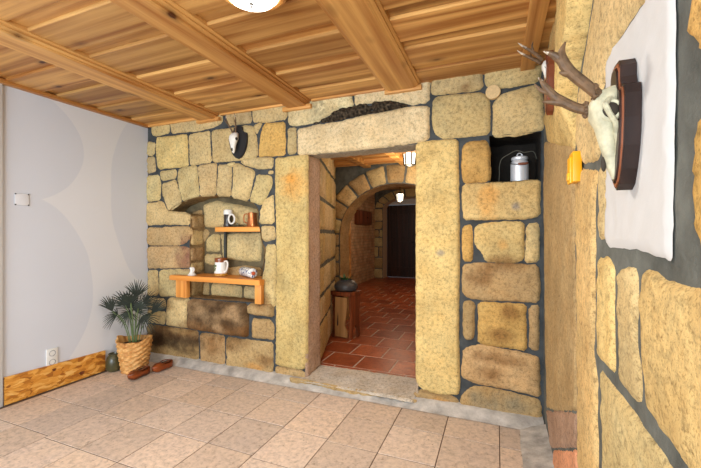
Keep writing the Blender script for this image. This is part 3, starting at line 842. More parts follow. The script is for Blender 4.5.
def glow(name, rgb, strength):
    m = bpy.data.materials.new(name); m.use_nodes = True; b = m.node_tree.nodes['Principled BSDF']
    b.inputs['Base Color'].default_value = (.9, .88, .84, 1); b.inputs['Roughness'].default_value = .3
    b.inputs['Emission Color'].default_value = lin(rgb)+(1,); b.inputs['Emission Strength'].default_value = strength
    return m

# ---- ceiling lamp
LX, LY = -1.035, 1.36
t = empty('ceiling_lamp', (LX, LY, 2.452), label='round ceiling lamp with a wooden ring and bright glass bowl between the beams', cat='ceiling lamp')
bm = bmesh.new(); lathe(bm, [(.118, 0), (.172, 0), (.174, -.020), (.166, -.042), (.150, -.052), (.136, -.050), (.130, -.040), (.126, 0)], 48, cap=False)
r_ = obj('wooden_ring', bm, M['trim_wood_x'], t)
bm = bmesh.new(); lathe(bm, [(.131, -.042), (.126, -.058), (.108, -.078), (.078, -.094), (.04, -.102), (.001, -.104)], 48, cap=False)
g_ = obj('glass_bowl', bm, glow('lamp_glass', (255, 246, 226), 6.0), t)
bm = bmesh.new(); lathe(bm, [(.001, -.126), (.009, -.122), (.012, -.112), (.007, -.104), (.001, -.100)], 16, cap=False)
obj('finial', bm, M['iron'], t)
lamp('lamp_glow', 'AREA', (LX, LY, 2.335), 33, (1.0, .95, .88), shape='DISK', size=.22)

# ---- hall lanterns
def lantern(loc, chain, label, power):
    t = empty('hall_lantern', loc, label=label, cat='lantern', group='lanterns in the hall')
    bm = bmesh.new()
    lathe(bm, [(.001, .012), (.03, .004), (.078, -.02), (.080, -.026), (.07, -.028)], 6, cap=False)
    lathe(bm, [(.062, -.155), (.066, -.165), (.03, -.178), (.001, -.184)], 6, cap=False)
    for k in range(6):
        a = 2*PI*k/6; tube(bm, [(.072*math.cos(a), .072*math.sin(a), -.024), (.060*math.cos(a), .060*math.sin(a), -.16)], .008, 6)
    obj('lantern_frame', bm, M['iron'], t, smooth=False)
    bm = bmesh.new(); lathe(bm, [(.066, -.028), (.056, -.155)], 6, cap=True); obj('lantern_glass', bm, glow('lantern_glass', (255, 240, 214), 5.0), t, smooth=False)
    if chain > 0:
        bm = bmesh.new()
        k = 0; z = .012
        while z < chain:
            pts = [(.010*math.cos(a)*(k % 2 == 0), .010*math.cos(a)*(k % 2), z+.016+.016*math.sin(a)) for a in [2*PI*i/10 for i in range(11)]]
            tube(bm, pts, .0025, 5, cap=False); z += .027; k += 1
        obj('chain', bm, M['iron'], t)
    lamp('lantern_glow', 'POINT', (loc[0], loc[1], loc[2]-.26), power, (1.0, .80, .55), shadow_soft_size=.07)
    return t
lantern((-.885, 3.92, 2.216), 0, 'glowing lantern fixed to the low hall ceiling just inside the doorway', 14)
lantern((-1.735, 6.85, 2.10), .40, 'glowing lantern hanging further down the hall before the dark door', 32)

# ---- antler building
def antler(name, beams, parent, tips=None):
    bm = bmesh.new()
    for b in beams:
        sp = smooth_path(b, 5); tube(bm, [tuple(p[:3]) for p in sp], [float(p[3]) for p in sp], 10)
    o = obj(name, bm, M['antler'], parent)
    if tips:
        bm = bmesh.new()
        for b in tips: tube(bm, [p[:3] for p in b], [p[3] for p in b], 8)
        obj('tip', bm, M['antler_tip'], o)
    return o
def pearl(bm, c, r, n, rng):
    for i in range(n):
        a = 2*PI*i/n; g = bmesh.ops.create_icosphere(bm, subdivisions=1, radius=r*rng.uniform(.28, .42))
        for v in g['verts']: v.co += Vector(c)+Vector((0.15*r*rng.uniform(-1, 1), r*math.cos(a), r*math.sin(a)))

def skull_mesh(bm, secs, n=20, sockets=()):
    """secs: list of (centre, forward, side_half, out_half); lofted along its list, ring in the plane of side (y or x) and out"""
    rings = []
    for (c, sv, ov, ws, wo, pw) in secs:
        ring = []
        for k in range(n):
            a = 2*PI*k/n; ca, sa = math.cos(a), math.sin(a)
            f = lambda q: math.copysign(abs(q)**pw, q)
            ring.append(bm.verts.new(Vector(c)+Vector(sv)*ws*f(ca)+Vector(ov)*wo*f(sa)))
        rings.append(ring)
    for a, b in zip(rings, rings[1:]):
        for k in range(n): bm.faces.new((a[k], a[(k+1) % n], b[(k+1) % n], b[k]))
    bm.faces.new(rings[0][::-1]); bm.faces.new(rings[-1])

def shield(cx, top, bottom, w):
    """outline (u, v) of a carved trophy shield: a narrow head with shoulders, tapering to a point"""
    H = top-bottom; h = []
    pts = [(0, 1.0), (.30, 1.0), (.48, .95), (.46, .86), (.56, .80), (.92, .77), (1.0, .70), (.98, .52), (.86, .32), (.62, .15), (.32, .04), (0, 0)]
    for a, b in pts: h.append((cx+a*w/2, bottom+b*H))
    return h+[(2*cx-u, v) for u, v in h[-2:0:-1]]

def trophy_right(y, ztop, zbot, w, label, scale, bone):
    t = empty('skull_trophy', (XR, y, (ztop+zbot)/2), label=label, cat='antler trophy')
    zc = (ztop+zbot)/2; H = ztop-zbot
    loc = lambda u, v, d: (-d, u, v)
    bm = bmesh.new(); prism(bm, shield(0, H/2, -H/2, w), loc, .006, .036)
    obj('plaque', bm, M['plaque_wood'], t, smooth=False)
    bm = bmesh.new(); prism(bm, shield(0, H/2*.955, -H/2*.955, w*.90), loc, .0355, .0385)
    obj('plaque_moulding', bm, M['copper_line'], t.children[0], smooth=False)
    bm = bmesh.new(); prism(bm, shield(0, H/2*.90, -H/2*.90, w*.80), loc, .036, .042, .002)
    obj('plaque_panel', bm, M['plaque_wood'], t.children[0], smooth=False)
    return t, t.children[0]

def roe_skull(t, s, z0, m):
    """bone front of a roe buck skull, forehead at the plaque, nose pointing down; local frame: x out of the wall is negative"""
    bm = bmesh.new(); Y = (0, 1, 0); rows = []
    for (x, z, ws, wo, tilt, pw) in ((-.042, .110, .018, .012, .3, .9), (-.058, .095, .034, .026, .3, .85), (-.070, .066, .038, .030, .25, .8), (-.072, .036, .040, .026, .2, .75),
                                     (-.064, .012, .030, .022, .15, .8), (-.059, -.018, .021, .020, .1, .85), (-.053, -.055, .017, .016, .1, .9), (-.049, -.088, .014, .011, .05, .9), (-.046, -.106, .010, .007, 0, .9), (-.044, -.118, .004, .004, 0, 1)):
        O = Vector((-1, 0, tilt)).normalized()
        rows.append(((x*s, 0, (z+z0)*s), Y, O, ws*s, wo*s, pw))
    skull_mesh(bm, rows)
    for sg in (-1, 1):                                     # brow ridges, cheek arches, upper jaw rows
        tube(bm, [(-.060*s, sg*.030*s, (.076+z0)*s), (-.074*s, sg*.047*s, (.058+z0)*s), (-.066*s, sg*.050*s, (.036+z0)*s), (-.052*s, sg*.044*s, (.014+z0)*s), (-.046*s, sg*.028*s, (-.006+z0)*s)], [.008*s, .007*s, .006*s, .006*s, .006*s], 8)
        tube(bm, [((-.060+.021*math.cos(q)*1.0)*s, sg*(.034+.004*math.cos(q))*s, (.046+.022*math.sin(q)+z0)*s) for q in [2*PI*i/16 for i in range(17)]], .0062*s, 7, cap=False)
        tube(bm, [(-.044*s, sg*.022*s, (.006+z0)*s), (-.038*s, sg*.022*s, (-.03+z0)*s), (-.042*s, sg*.014*s, (-.06+z0)*s)], [.010*s, .009*s, .005*s], 8)
    o = obj('skull', bm, m, t)
    for sg in (-1, 1):
        bm = bmesh.new(); g = bmesh.ops.create_uvsphere(bm, u_segments=14, v_segments=10, radius=.018*s)
        for v in g['verts']: v.co = Vector((v.co.x*1.0, v.co.y*.45, v.co.z))+Vector((-.060*s, sg*.038*s, (.046+z0)*s))
        obj('eye_socket', bm, M['dark_hole'], o)
    bm = bmesh.new()
    g = bmesh.ops.create_uvsphere(bm, u_segments=12, v_segments=8, radius=.009*s)
    for v in g['verts']: v.co = Vector((v.co.x*.7, v.co.y*.7, v.co.z*2.2))+Vector((-.066*s, 0, (-.078+z0)*s))
    obj('nose_opening', bm, M['dark_hole'], o)
    return o

# near trophy: burr positions and tines were measured where they stand
t, pq = trophy_right(1.000, 1.690, 1.400, .116, 'large dark shield plaque with bone skull and forked antlers on the white plaster patch', 1.0, M['bone'])
T0 = Vector((XR, 1.000, 1.545))
roe_skull(t, .92, -.012, M['bone'])
L_ = lambda x, y, z, r: (x-T0.x, y-T0.y, z-T0.z, r)
rng = random.Random(4)
antler('antler', [[L_(.236, .992, 1.600, .011), L_(.222, .985, 1.612, .0115), L_(.190, .975, 1.642, .0125), L_(.160, .970, 1.672, .0125), L_(.143, .966, 1.698, .0125), L_(.139, .964, 1.722, .008), L_(.146, .960, 1.742, .002)],
                  [L_(.150, .968, 1.688, .010), L_(.130, .966, 1.712, .009), L_(.117, .964, 1.722, .006), L_(.104, .962, 1.729, .002)],
                  [L_(.158, .970, 1.672, .010), L_(.146, .966, 1.672, .007), L_(.134, .964, 1.676, .002)]], t,
       [[L_(.112, .9632, 1.7245, .0047), L_(.1015, .962, 1.7295, .0012)]])
antler('antler', [[L_(.232, 1.010, 1.588, .011), L_(.212, 1.020, 1.594, .0115), L_(.182, 1.026, 1.606, .0115), L_(.154, 1.026, 1.624, .0115), L_(.132, 1.024, 1.642, .0100), L_(.112, 1.022, 1.668, .0075), L_(.098, 1.020, 1.690, .002)],
                  [L_(.150, 1.026, 1.624, .010), L_(.130, 1.026, 1.628, .007), L_(.106, 1.026, 1.632, .002)],
                  [L_(.126, 1.024, 1.650, .006), L_(.104, 1.030, 1.662, .005), L_(.088, 1.03, 1.682, .0015)]], t,
       [[L_(.104, 1.021, 1.681, .0046), L_(.096, 1.020, 1.692, .0012)]])
bm = bmesh.new(); pearl(bm, L_(.208, .981, 1.624, 0)[:3], .0155, 11, rng); obj('antler_burr', bm, M['antler'], t)
bm = bmesh.new(); pearl(bm, L_(.198, 1.022, 1.599, 0)[:3], .0155, 11, rng)
obj('antler_burr', bm, M['antler'], t)

# far trophy on the same wall, towards the corner
t, pq = trophy_right(2.265, 2.300, 1.955, .170, 'smaller skull trophy on a narrow brown plaque, further along beside the ceiling', 1.0, M['bone_white'])
M['plaque_red'] = m_wood('red_brown_plaque_wood', (100, 50, 30), (142, 78, 48), 2, knots=False, rough=.35)
for o in [pq]+list(pq.children): o.data.materials.clear(); o.data.materials.append(M['plaque_red'])
roe_skull(t, .62, .10, M['bone_white'])
for sg in (-1, 1):
    antler('antler', [[(-.060, sg*.020, .128, .010), (-.080, sg*.030, .150, .010), (-.115, sg*.040, .180, .009), (-.150, sg*.044, .205, .006), (-.178, sg*.044, .232, .002)],
                      [(-.105, sg*.038, .172, .007), (-.112, sg*.05, .200, .005), (-.108, sg*.056, .222, .002)]], t,
           [[(-.140, sg*.0435, .198, .0072), (-.160, sg*.044, .214, .0056), (-.182, sg*.044, .236, .0016)]])

# skull on the black shield over the niche, on the doorway wall
t = empty('skull_trophy', (-2.245, YF-.018, 2.155), label='small white skull with thin antlers on a black shield, mounted above the niche', cat='antler trophy')
loc = lambda u, v, d: (u, -d, v)
bm = bmesh.new(); prism(bm, shield(0, .155, -.152, .205), loc, -.004, .016, .004); obj('shield', bm, M['iron_black'], t, smooth=False)
bm = bmesh.new(); X = (1, 0, 0); rows = []
for (y, z, ws, wo, tilt, pw) in ((-.016, .090, .02, .01, .3, .9), (-.030, .078, .036, .022, .3, .85), (-.046, .050, .042, .032, .25, .8), (-.052, .022, .044, .030, .2, .75), (-.054, -.004, .036, .026, .15, .8),
                                 (-.056, -.034, .026, .022, .1, .9), (-.056, -.066, .021, .018, .1, .9), (-.054, -.090, .014, .013, 0, .9), (-.052, -.106, .005, .005, 0, 1)):
    rows.append(((-.02, y, z), X, Vector((0, -1, tilt)).normalized(), ws, wo, pw))
skull_mesh(bm, rows); s_ = obj('skull', bm, M['bone_white'], t)
for sg in (-1, 1):
    bm = bmesh.new(); g = bmesh.ops.create_uvsphere(bm, u_segments=14, v_segments=10, radius=.017)
    for v in g['verts']: v.co = Vector((v.co.x*.75, v.co.y, v.co.z))+Vector((-.02+sg*.034, -.056, .024))
    obj('eye_socket', bm, M['dark_hole'], s_)
bm = bmesh.new(); g = bmesh.ops.create_uvsphere(bm, u_segments=12, v_segments=8, radius=.009)
for v in g['verts']: v.co = Vector((v.co.x, v.co.y, v.co.z*1.8))+Vector((-.02, -.072, -.075))
obj('nose_opening', bm, M['dark_hole'], s_)
for sg in (-1, 1):
    antler('antler', [[(-.02+sg*.016, -.040, .084, .008), (-.02+sg*.026, -.055, .115, .0075), (-.02+sg*.044, -.075, .165, .006), (-.02+sg*.052, -.090, .215, .004), (-.02+sg*.046, -.10, .248, .0015)],
                      [(-.02+sg*.040, -.070, .155, .005), (-.02+sg*.050, -.100, .178, .004), (-.02+sg*.054, -.118, .198, .0012)]], t,
           [[(-.02+sg*.0522, -.090, .213, .0044), (-.02+sg*.045, -.10, .250, .0012)]])

# ---- round wooden disc in the mortar joint
bm = bmesh.new(); lathe(bm, [(.001, 0), (.046, 0), (.050, .004), (.050, .03), (.001, .03)], 36, M=Matrix.Translation((-.026, YF-.022, 2.309)) @ Matrix.Rotation(-PI/2, 4, 'X'), cap=False)
tag(obj('wooden_disc', bm, M['cork']), 'round pale wooden disc set in the mortar joint above the square hole', 'disc')

# ---- milk can in the square hole
t = empty('milk_can', (.150, 2.865, 1.664), .3, 'small aluminium milk can with lid and wooden grip standing in the square wall hole', 'milk can')
bm = bmesh.new(); lathe(bm, [(.001, 0), (.056, 0), (.060, .004), (.060, .132), (.058, .146), (.050, .158), (.048, .172)], 36, cap=False); obj('can_body', bm, M['enamel'], t)
bm = bmesh.new(); lathe(bm, [(.053, .164), (.055, .170), (.055, .180), (.050, .186), (.030, .192), (.001, .195)], 32, cap=False)
tube(bm, [(.018*math.cos(a), 0, .194+.020*math.sin(a)) for a in [PI*i/8 for i in range(9)]], .004, 8)
obj('lid', bm, M['enamel'], t)
bm = bmesh.new(); tube(bm, [(-.060, 0, .150), (-.068, -.012, .140), (-.062, -.04, .130), (-.035, -.062, .126), (0, -.070, .126), (.035, -.062, .134), (.062, -.035, .146), (.066, -.01, .152), (.060, 0, .152)], .0028, 8)
h_ = obj('bail_handle', bm, M['iron'], t)
bm = bmesh.new(); tube(bm, [(-.034, -.064, .126), (-.015, -.069, .126), (.012, -.070, .127), (.030, -.065, .132)], [.007, .009, .009, .007], 10); obj('grip', bm, M['handle_wood'], h_)
bm = bmesh.new()
sp = smooth_path([(.015, 2.90, 1.79), (.03, 2.87, 1.845), (.075, 2.85, 1.872), (.13, 2.86, 1.898), (.18, 2.87, 1.884), (.24, 2.89, 1.888), (.265, 2.92, 1.84)], 6)
tube(bm, [tuple(p) for p in sp], .0025, 7)
sp = smooth_path([(.010, 2.915, 1.662), (.016, 2.905, 1.73), (.015, 2.90, 1.79)], 4)
tube(bm, [tuple(p) for p in sp], .0025, 7)
tag(obj('bent_wire', bm, plain('grey_wire', (92, 90, 78), .7)), 'bent grey wire in the dark hole above the milk can', 'wire')

# ---- yellow holder on the stone edge
t = empty('plastic_holder', (XR, 1.632, 1.490), label='bright yellow plastic holder fixed on the edge of the stone pillar', cat='holder')
bm = bmesh.new(); box(bm, -.030, 0, -.078, -.006, .004, .117, .004); obj('back_plate', bm, M['yellow'], t)
bm = bmesh.new(); box(bm, -.038, -.028, -.066, -.010, 0, .100, .004); box(bm, -.043, -.036, -.054, -.026, .012, .040, .003); obj('front_cover', bm, M['yellow'], t)

# ---- bench board in the niche
t = empty('niche_bench', (-2.49, 2.72, .665), label='thick pine board on two wooden blocks across the foot of the niche', cat='bench')
bm = bmesh.new(); fs = prism(bm, [(-.545, -.035), (.535, -.035), (.535, .038), (.500, .038), (.500, .232), (-.350, .232), (-.350, .038), (-.545, .038)], lambda u, v, d: (u, v, d), .177, .224, .005)
obj('board', bm, M['board_wood'], t)
for (x0, x1) in ((-.485, -.345), (.465, .535)):
    bm = bmesh.new(); box(bm, x0, x1, -.012, .036, 0.004, .177, .005); obj('support_block', bm, M['block_wood'], t)
# ---- upper shelf
t = empty('pine_shelf', (-2.30, 2.90, 1.322), label='short pine shelf high in the arched niche holding the dark mug and copper cup', cat='shelf')
bm = bmesh.new(); box(bm, -.285, .290, -.075, .050, 0, .047, .005); obj('shelf_board', bm, M['board_wood'], t)
bm = bmesh.new(); box(bm, -.262, -.238, .022, .046, -.395, 0, .004); obj('support_rod', bm, plain('dark_rod', (52, 54, 48), .6), t)

# ---- things on the upper shelf
ZS = 1.3695
t = empty('beer_mug', (-2.490, 2.905, ZS), label='dark mug with white lid and white ring handle on the upper shelf', cat='mug')
bm = bmesh.new(); lathe(bm, [(.001, 0), (.042, 0), (.046, .008), (.043, .03), (.040, .075), (.041, .120), (.038, .128)], 28, cap=False); obj('mug_body', bm, M['dark_glass'], t)
bm = bmesh.new(); lathe(bm, [(.042, .124), (.045, .132), (.044, .160), (.036, .172), (.001, .176)], 28, cap=False); obj('mug_lid', bm, M['ceramic'], t)
bm = bmesh.new(); tube(bm, [(.068+.036*math.cos(a), -.03, .078+.046*math.sin(a)) for a in [2*PI*i/24 for i in range(25)]], .0085, 10, cap=False); obj('mug_handle', bm, M['ceramic'], t)
t = empty('copper_tankard', (-2.205, 2.915, ZS), label='brown copper tankard at the right end of the upper shelf', cat='tankard')
bm = bmesh.new(); lathe(bm, [(.001, .004), (.052, 0), (.056, .008), (.050, .03), (.044, .08), (.043, .135), (.040, .138), (.039, .085), (.001, .02)], 28, cap=False); obj('cup_body', bm, M['copper'], t)
bm = bmesh.new(); sp = smooth_path([(-.042, -.01, .125), (-.075, -.02, .122), (-.085, -.022, .085), (-.078, -.02, .05), (-.048, -.01, .035)], 4)
tube(bm, [tuple(p) for p in sp], .006, 8); obj('cup_handle', bm, M['copper'], t)
bm = bmesh.new(); rr = random.Random(12)
for i in range(26):
    a = rr.uniform(0, 2*PI); L = rr.uniform(.03, .075); z = rr.uniform(.0, .03); c0 = Vector((-2.350+rr.uniform(-.03, .03), 2.875+rr.uniform(-.015, .02), ZS+.002))
    dr = Vector((math.cos(a), math.sin(a)*.5, .15+z*12)).normalized(); sd = dr.cross(Vector((0, 0, 1))).normalized()*.008
    p0, p1, p2 = c0, c0+dr*L*.55, c0+dr*L
    vs = [bm.verts.new(p) for p in (p0, p1+sd, p2, p1-sd)]; bm.faces.new(vs)
    vs2 = [bm.verts.new(p+Vector((0, 0, -.0015))) for p in (p0, p1-sd, p2, p1+sd)]; bm.faces.new(vs2)
tag(obj('dried_sprig', bm, M['sprig'], smooth=False), 'small grey tuft of dried leaves beside the dark mug on the upper shelf', 'dried plant')

# ---- things on the bench
ZB = .8905
t = empty('beer_stein', (-2.520, 2.835, ZB), label='white beer stein with brown rim, ochre foot and white handle on the bench board', cat='beer stein')
bm = bmesh.new(); lathe(bm, [(.060, .024), (.062, .03), (.060, .06), (.056, .13), (.055, .136)], 36, cap=False); obj('stein_body', bm, M['ceramic'], t)
bm = bmesh.new(); lathe(bm, [(.001, 0), (.064, 0), (.068, .006), (.066, .018), (.0605, .026)], 36, cap=False); obj('stein_foot', bm, M['ceramic_ochre'], t)
bm = bmesh.new(); lathe(bm, [(.0555, .134), (.059, .140), (.057, .154), (.060, .166), (.057, .174), (.050, .172), (.048, .12), (.001, .10)], 36, cap=False); obj('stein_rim', bm, M['ceramic_brown'], t)
bm = bmesh.new(); sp = smooth_path([(.050, -.012, .140), (.085, -.020, .146), (.103, -.024, .130), (.100, -.024, .085), (.082, -.02, .05), (.056, -.012, .038)], 5)
tube(bm, [tuple(p) for p in sp], .0085, 10); obj('stein_handle', bm, M['ceramic'], t)
bm = bmesh.new(); rr = random.Random(3)
for i in range(22):
    a = PI*1.33+rr.uniform(-.42, .42); z = .075+rr.uniform(-.032, .032)
    g = bmesh.ops.create_icosphere(bm, subdivisions=1, radius=rr.uniform(.006, .012))
    for v in g['verts']: v.co = Vector((v.co.x*.8, v.co.y*.8, v.co.z))+Vector((.0565*math.cos(a), .0565*math.sin(a), z))
obj('relief', bm, M['green_glaze'], t)
t = None
bm = bmesh.new()
lathe(bm, [(.001, 0), (.040, 0), (.044, .006), (.034, .012), (.022, .030), (.016, .048), (.019, .060), (.023, .070), (.019, .080), (.001, .084)], 28, M=Matrix.Translation((-2.800, 2.745, ZB)), cap=False)
sp = smooth_path([(-2.788, 2.740, ZB+.064), (-2.766, 2.733, ZB+.074), (-2.758, 2.731, ZB+.056), (-2.768, 2.735, ZB+.04)], 4); tube(bm, [tuple(p) for p in sp], .006, 8)
tag(obj('porcelain_figurine', bm, M['ceramic']), 'little white porcelain figurine at the left end of the bench board', 'figurine')
def m_blue_pattern():
    t = NT('blue_white_ceramic'); v = t.coord()
    n1 = t.noise(v, 34, 4, .6, 1.2); n2 = t.noise(t.coord((20, 20, 20)), 1.0, 3)
    c = t.mix(t.ramp(n1, [(.52, 0.0), (.57, 1.0)]), lin((230, 230, 226)), lin((54, 70, 128)))
    c = t.mix(t.ramp(n2, [(.60, 0.0), (.66, .6)]), c, lin((128, 134, 96)))
    return t.done(c, .25)
M['blue_white'] = m_blue_pattern()
t = empty('ceramic_roller', (-2.09, 2.775, ZB+.046), label='white cylinder with blue pattern and reddish end lying on the bench board', cat='cylinder')
pa, pb = Vector((0, 0, 0)), Vector((-.255, .155, .0)); dr = (pb-pa).normalized(); q = dr.to_track_quat('Z', 'Y').to_matrix().to_4x4(); L = (pb-pa).length
bm = bmesh.new(); lathe(bm, [(.001, -.002), (.030, 0), (.043, .008), (.045, .02), (.045, L-.05), (.040, L-.03), (.022, L-.008), (.001, L)], 32, M=q, cap=False); obj('roller_body', bm, M['blue_white'], t)
bm = bmesh.new(); lathe(bm, [(.001, -.022), (.012, -.022), (.015, -.018), (.014, -.006), (.020, .002), (.001, .004)], 20, M=q, cap=False); obj('roller_end', bm, plain('red_clay', (176, 78, 44), .5), t)

# ---- palm in a basket
PX, PY = -3.205, 2.440
t = empty('potted_palm', (PX, PY, 0), label='small fan palm with dark green fronds in a woven basket by the white wall', cat='potted plant')
def m_wicker():
    t = NT('wicker'); v = t.coord(); n1 = t.noise(v, 18, 4); n2 = t.noise(v, 120, 2)
    c = t.ramp(n1, [(.3, lin((178, 120, 60))), (.55, lin((212, 160, 94))), (.8, lin((232, 190, 130)))])
    return t.done(c, .6, t.bump(n2, .3, .004))
M['wicker'] = m_wicker()
bm = bmesh.new(); rings = []; NR, NA = 42, 108
for j in range(NR+1):
    z = .300*j/NR; R0 = .104+.044*(j/NR)**.9
    ring = []
    for i in range(NA):
        a = 2*PI*i/NA
        w = math.sin(a*9)*(1 if (j//3) % 2 == 0 else -1)
        R = R0+.0075*w+.0025*(j % 2)
        zz = z
        if j > NR-6:                                # the rim rises into two lugs
            lug = max(0, math.cos(a-.45))**10+max(0, math.cos(a-.45-PI))**10
            zz += .035*lug*(j-(NR-6))/6
        ring.append(bm.verts.new((R*math.cos(a), R*math.sin(a), zz)))
    rings.append(ring)
inner = [bm.verts.new((v.co.x*.93, v.co.y*.93, v.co.z)) for v in rings[-1]]; low = [bm.verts.new((v.co.x*.80, v.co.y*.80, .20)) for v in rings[-1]]
rings += [inner, low]
for a, b in zip(rings, rings[1:]):
    for i in range(NA): bm.faces.new((a[i], a[(i+1) % NA], b[(i+1) % NA], b[i]))
bm.faces.new(rings[0][::-1]); obj('basket', bm, M['wicker'], t, sharp=80)
bm = bmesh.new(); lathe(bm, [(.128, .255), (.08, .268), (.001, .272)], 30, cap=False); lathe(bm, [(.128, .255), (.128, .235), (.001, .235)], 30, cap=False); obj('soil', bm, M['soil'], t)
def frond(hub, up, face, R, n, spread, droop=.25, seed=0):
    """a fan leaf: narrow folded leaflets from the hub; face is the leaf's normal"""
    rr = random.Random(seed); bm = bmesh.new(); hub = Vector(hub); up = Vector(up).normalized(); nf = Vector(face); nf = (nf-up*nf.dot(up)).normalized(); sd = up.cross(nf)
    for i in range(n):
        a = spread*(i/(n-1)-.5)+rr.uniform(-.03, .03); L = 1.12*R*(1-.22*abs(i/(n-1)-.5)*2)*rr.uniform(.9, 1.05)
        d = up*math.cos(a)+sd*math.sin(a); s_ = d.cross(nf); w = .0050*rr.uniform(.85, 1.1)
        prev = None; K = 7
        for k in range(K+1):
            q = k/K; c = hub+d*L*q - nf*droop*L*q*q*.35 - Vector((0, 0, droop*L*q**3*.6))
            ww = w*math.sin(PI*min(1, .12+q*.88))**.7 if k < K else .0006
            row = [bm.verts.new(c-s_*ww), bm.verts.new(c-nf*ww*.55), bm.verts.new(c+s_*ww)]
            if prev:
                for x in range(2): bm.faces.new((prev[x], prev[x+1], row[x+1], row[x]))
            prev = row
    return obj('frond', bm, M['leaf'], t, sharp=80)
CAMV = Vector((.80, -.60, 0))
FR = [((-.115, -.135, .545), (-.50, -.12, 1.0), (.55, -.50, .45), .17, 12, 1.1), ((-.080, -.110, .515), (-.8, -.35, -.18), (.5, -.5, .7), .15, 13, 2.3),
      ((.000, .020, .660), (.02, .05, 1.0), (.7, -.6, .35), .185, 14, 1.5), ((-.060, -.050, .600), (-.5, -.2, .9), (.7, -.6, .5), .16, 13, 2.2),
      ((.050, .000, .560), (.35, .2, .9), (.7, -.65, .5), .17, 14, 2.4), ((.085, .115, .490), (.55, .45, 1.0), (.6, -.75, .3), .185, 12, 1.0),
      ((.060, .030, .480), (.6, .3, -.55), (.6, -.6, .6), .16, 14, 2.4), ((-.020, -.050, .530), (-.1, -.1, -1.0), (.7, -.6, .5), .13, 12, 2.3),
      ((.020, .080, .590), (.5, .5, .6), (.7, -.5, .5), .16, 12, 2.0), ((-.030, -.020, .560), (-.2, -.1, .9), (.7, -.6, .4), .16, 14, 2.4), ((.020, .000, .520), (.4, .1, .6), (.6, -.6, .5), .15, 14, 2.5), ((.000, -.040, .600), (-.3, -.2, .8), (.7, -.6, .5), .15, 13, 2.2), ((-.050, .000, .500), (-.6, 0, .2), (.6, -.6, .5), .14, 13, 2.4),
      ((.030, -.060, .620), (.1, -.3, 1.0), (.6, -.7, .4), .15, 12, 1.9)]
FR = [((h[0], h[1], h[2]+.035),)+tuple(r) for h, *r in FR]
for i, (h, u, f, R, n_, sp_) in enumerate(FR): frond(h, u, f, R, n_, sp_, seed=i)
for i, (h, u, *_) in enumerate(FR):
    b0 = Vector((h[0]*.22, h[1]*.22, .262)); hv = Vector(h); bm = bmesh.new()
    sp = smooth_path([tuple(b0), tuple(b0.lerp(hv, .5)+Vector((-h[0]*.12, -h[1]*.12, .03))), tuple(hv)], 5)
    tube(bm, [tuple(p) for p in sp], [.0042]*len(sp), 7); obj('stem', bm, M['stem'], t)

# ---- olive jar behind the basket
t = empty('glazed_jar', (-3.383, 2.362, 0), label='dark olive rounded jar half hidden behind the woven basket', cat='jar')
bm = bmesh.new(); lathe(bm, [(.001, 0), (.045, 0), (.062, .02), (.068, .06), (.066, .10), (.054, .135), (.044, .150), (.046, .165), (.040, .166), (.036, .15), (.001, .12)], 32, cap=False); obj('jar_body', bm, M['jar'], t)

# ---- wooden clogs
def clog(loc, rz, label):
    t = empty('wooden_clog', loc, rz, label, 'clog', 'wooden clogs by the palm'); t.scale = (.95, .80, 1.08)
    bm = bmesh.new(); rows = [(-.135, .004, .058, .012), (-.130, .026, .066, .004), (-.105, .038, .070, 0), (-.06, .043, .064, .002), (-.01, .043, .066, .008), (.04, .046, .078, .006), (.085, .043, .076, .003), (.115, .033, .064, .012), (.135, .018, .062, .030), (.146, .005, .060, .046)]
    n_ = 24; R = []
    for (y, w, top, bot) in rows:
        ring = []
        for k in range(n_):
            a = 2*PI*k/n_; ca, sa = math.cos(a), math.sin(a)
            f = lambda q, p: math.copysign(abs(q)**p, q)
            zz = (top+bot)/2+(top-bot)/2*f(sa, .7 if sa > 0 else .45)
            ring.append(bm.verts.new((w*f(ca, .75), -y, zz)))
        R.append(ring)
    for a, b in zip(R, R[1:]):
        for k in range(n_): bm.faces.new((a[k], a[(k+1) % n_], b[(k+1) % n_], b[k]))
    bm.faces.new(R[0][::-1]); bm.faces.new(R[-1])
    top = [v for v in bm.verts if -.035 < v.co.y < .118 and v.co.z > .05 and abs(v.co.x) < .034]
    for v in top: v.co.z -= .038*(1-min(1, abs(v.co.x)/.034)**4)
    obj('clog_body', bm, M['clog_wood'], t, sharp=60)
    bm = bmesh.new()
    pts = [(.033*math.cos(a), .042+.078*math.sin(a), .0665+.004*math.cos(2*a)) for a in [2*PI*i/28 for i in range(29)]]
    tube(bm, pts, .0045, 8, cap=False); obj('rim', bm, M['brown_wood'], t)
    bm = bmesh.new(); c_ = [bm.verts.new((.031*math.cos(a), .042+.074*math.sin(a), .061)) for a in [2*PI*i/28 for i in range(28)]]; c0 = bm.verts.new((0, .042, .052))
    for i in range(28): bm.faces.new((c_[i], c_[(i+1) % 28], c0))
    obj('opening', bm, M['dark_hole'], t)
    return t
clog((-3.010, 2.335, 0), math.radians(6), 'reddish brown wooden clog lying right in front of the basket')
clog((-2.965, 2.545, 0), math.radians(2), 'reddish brown wooden clog nearer the stone wall, further from the white wall')

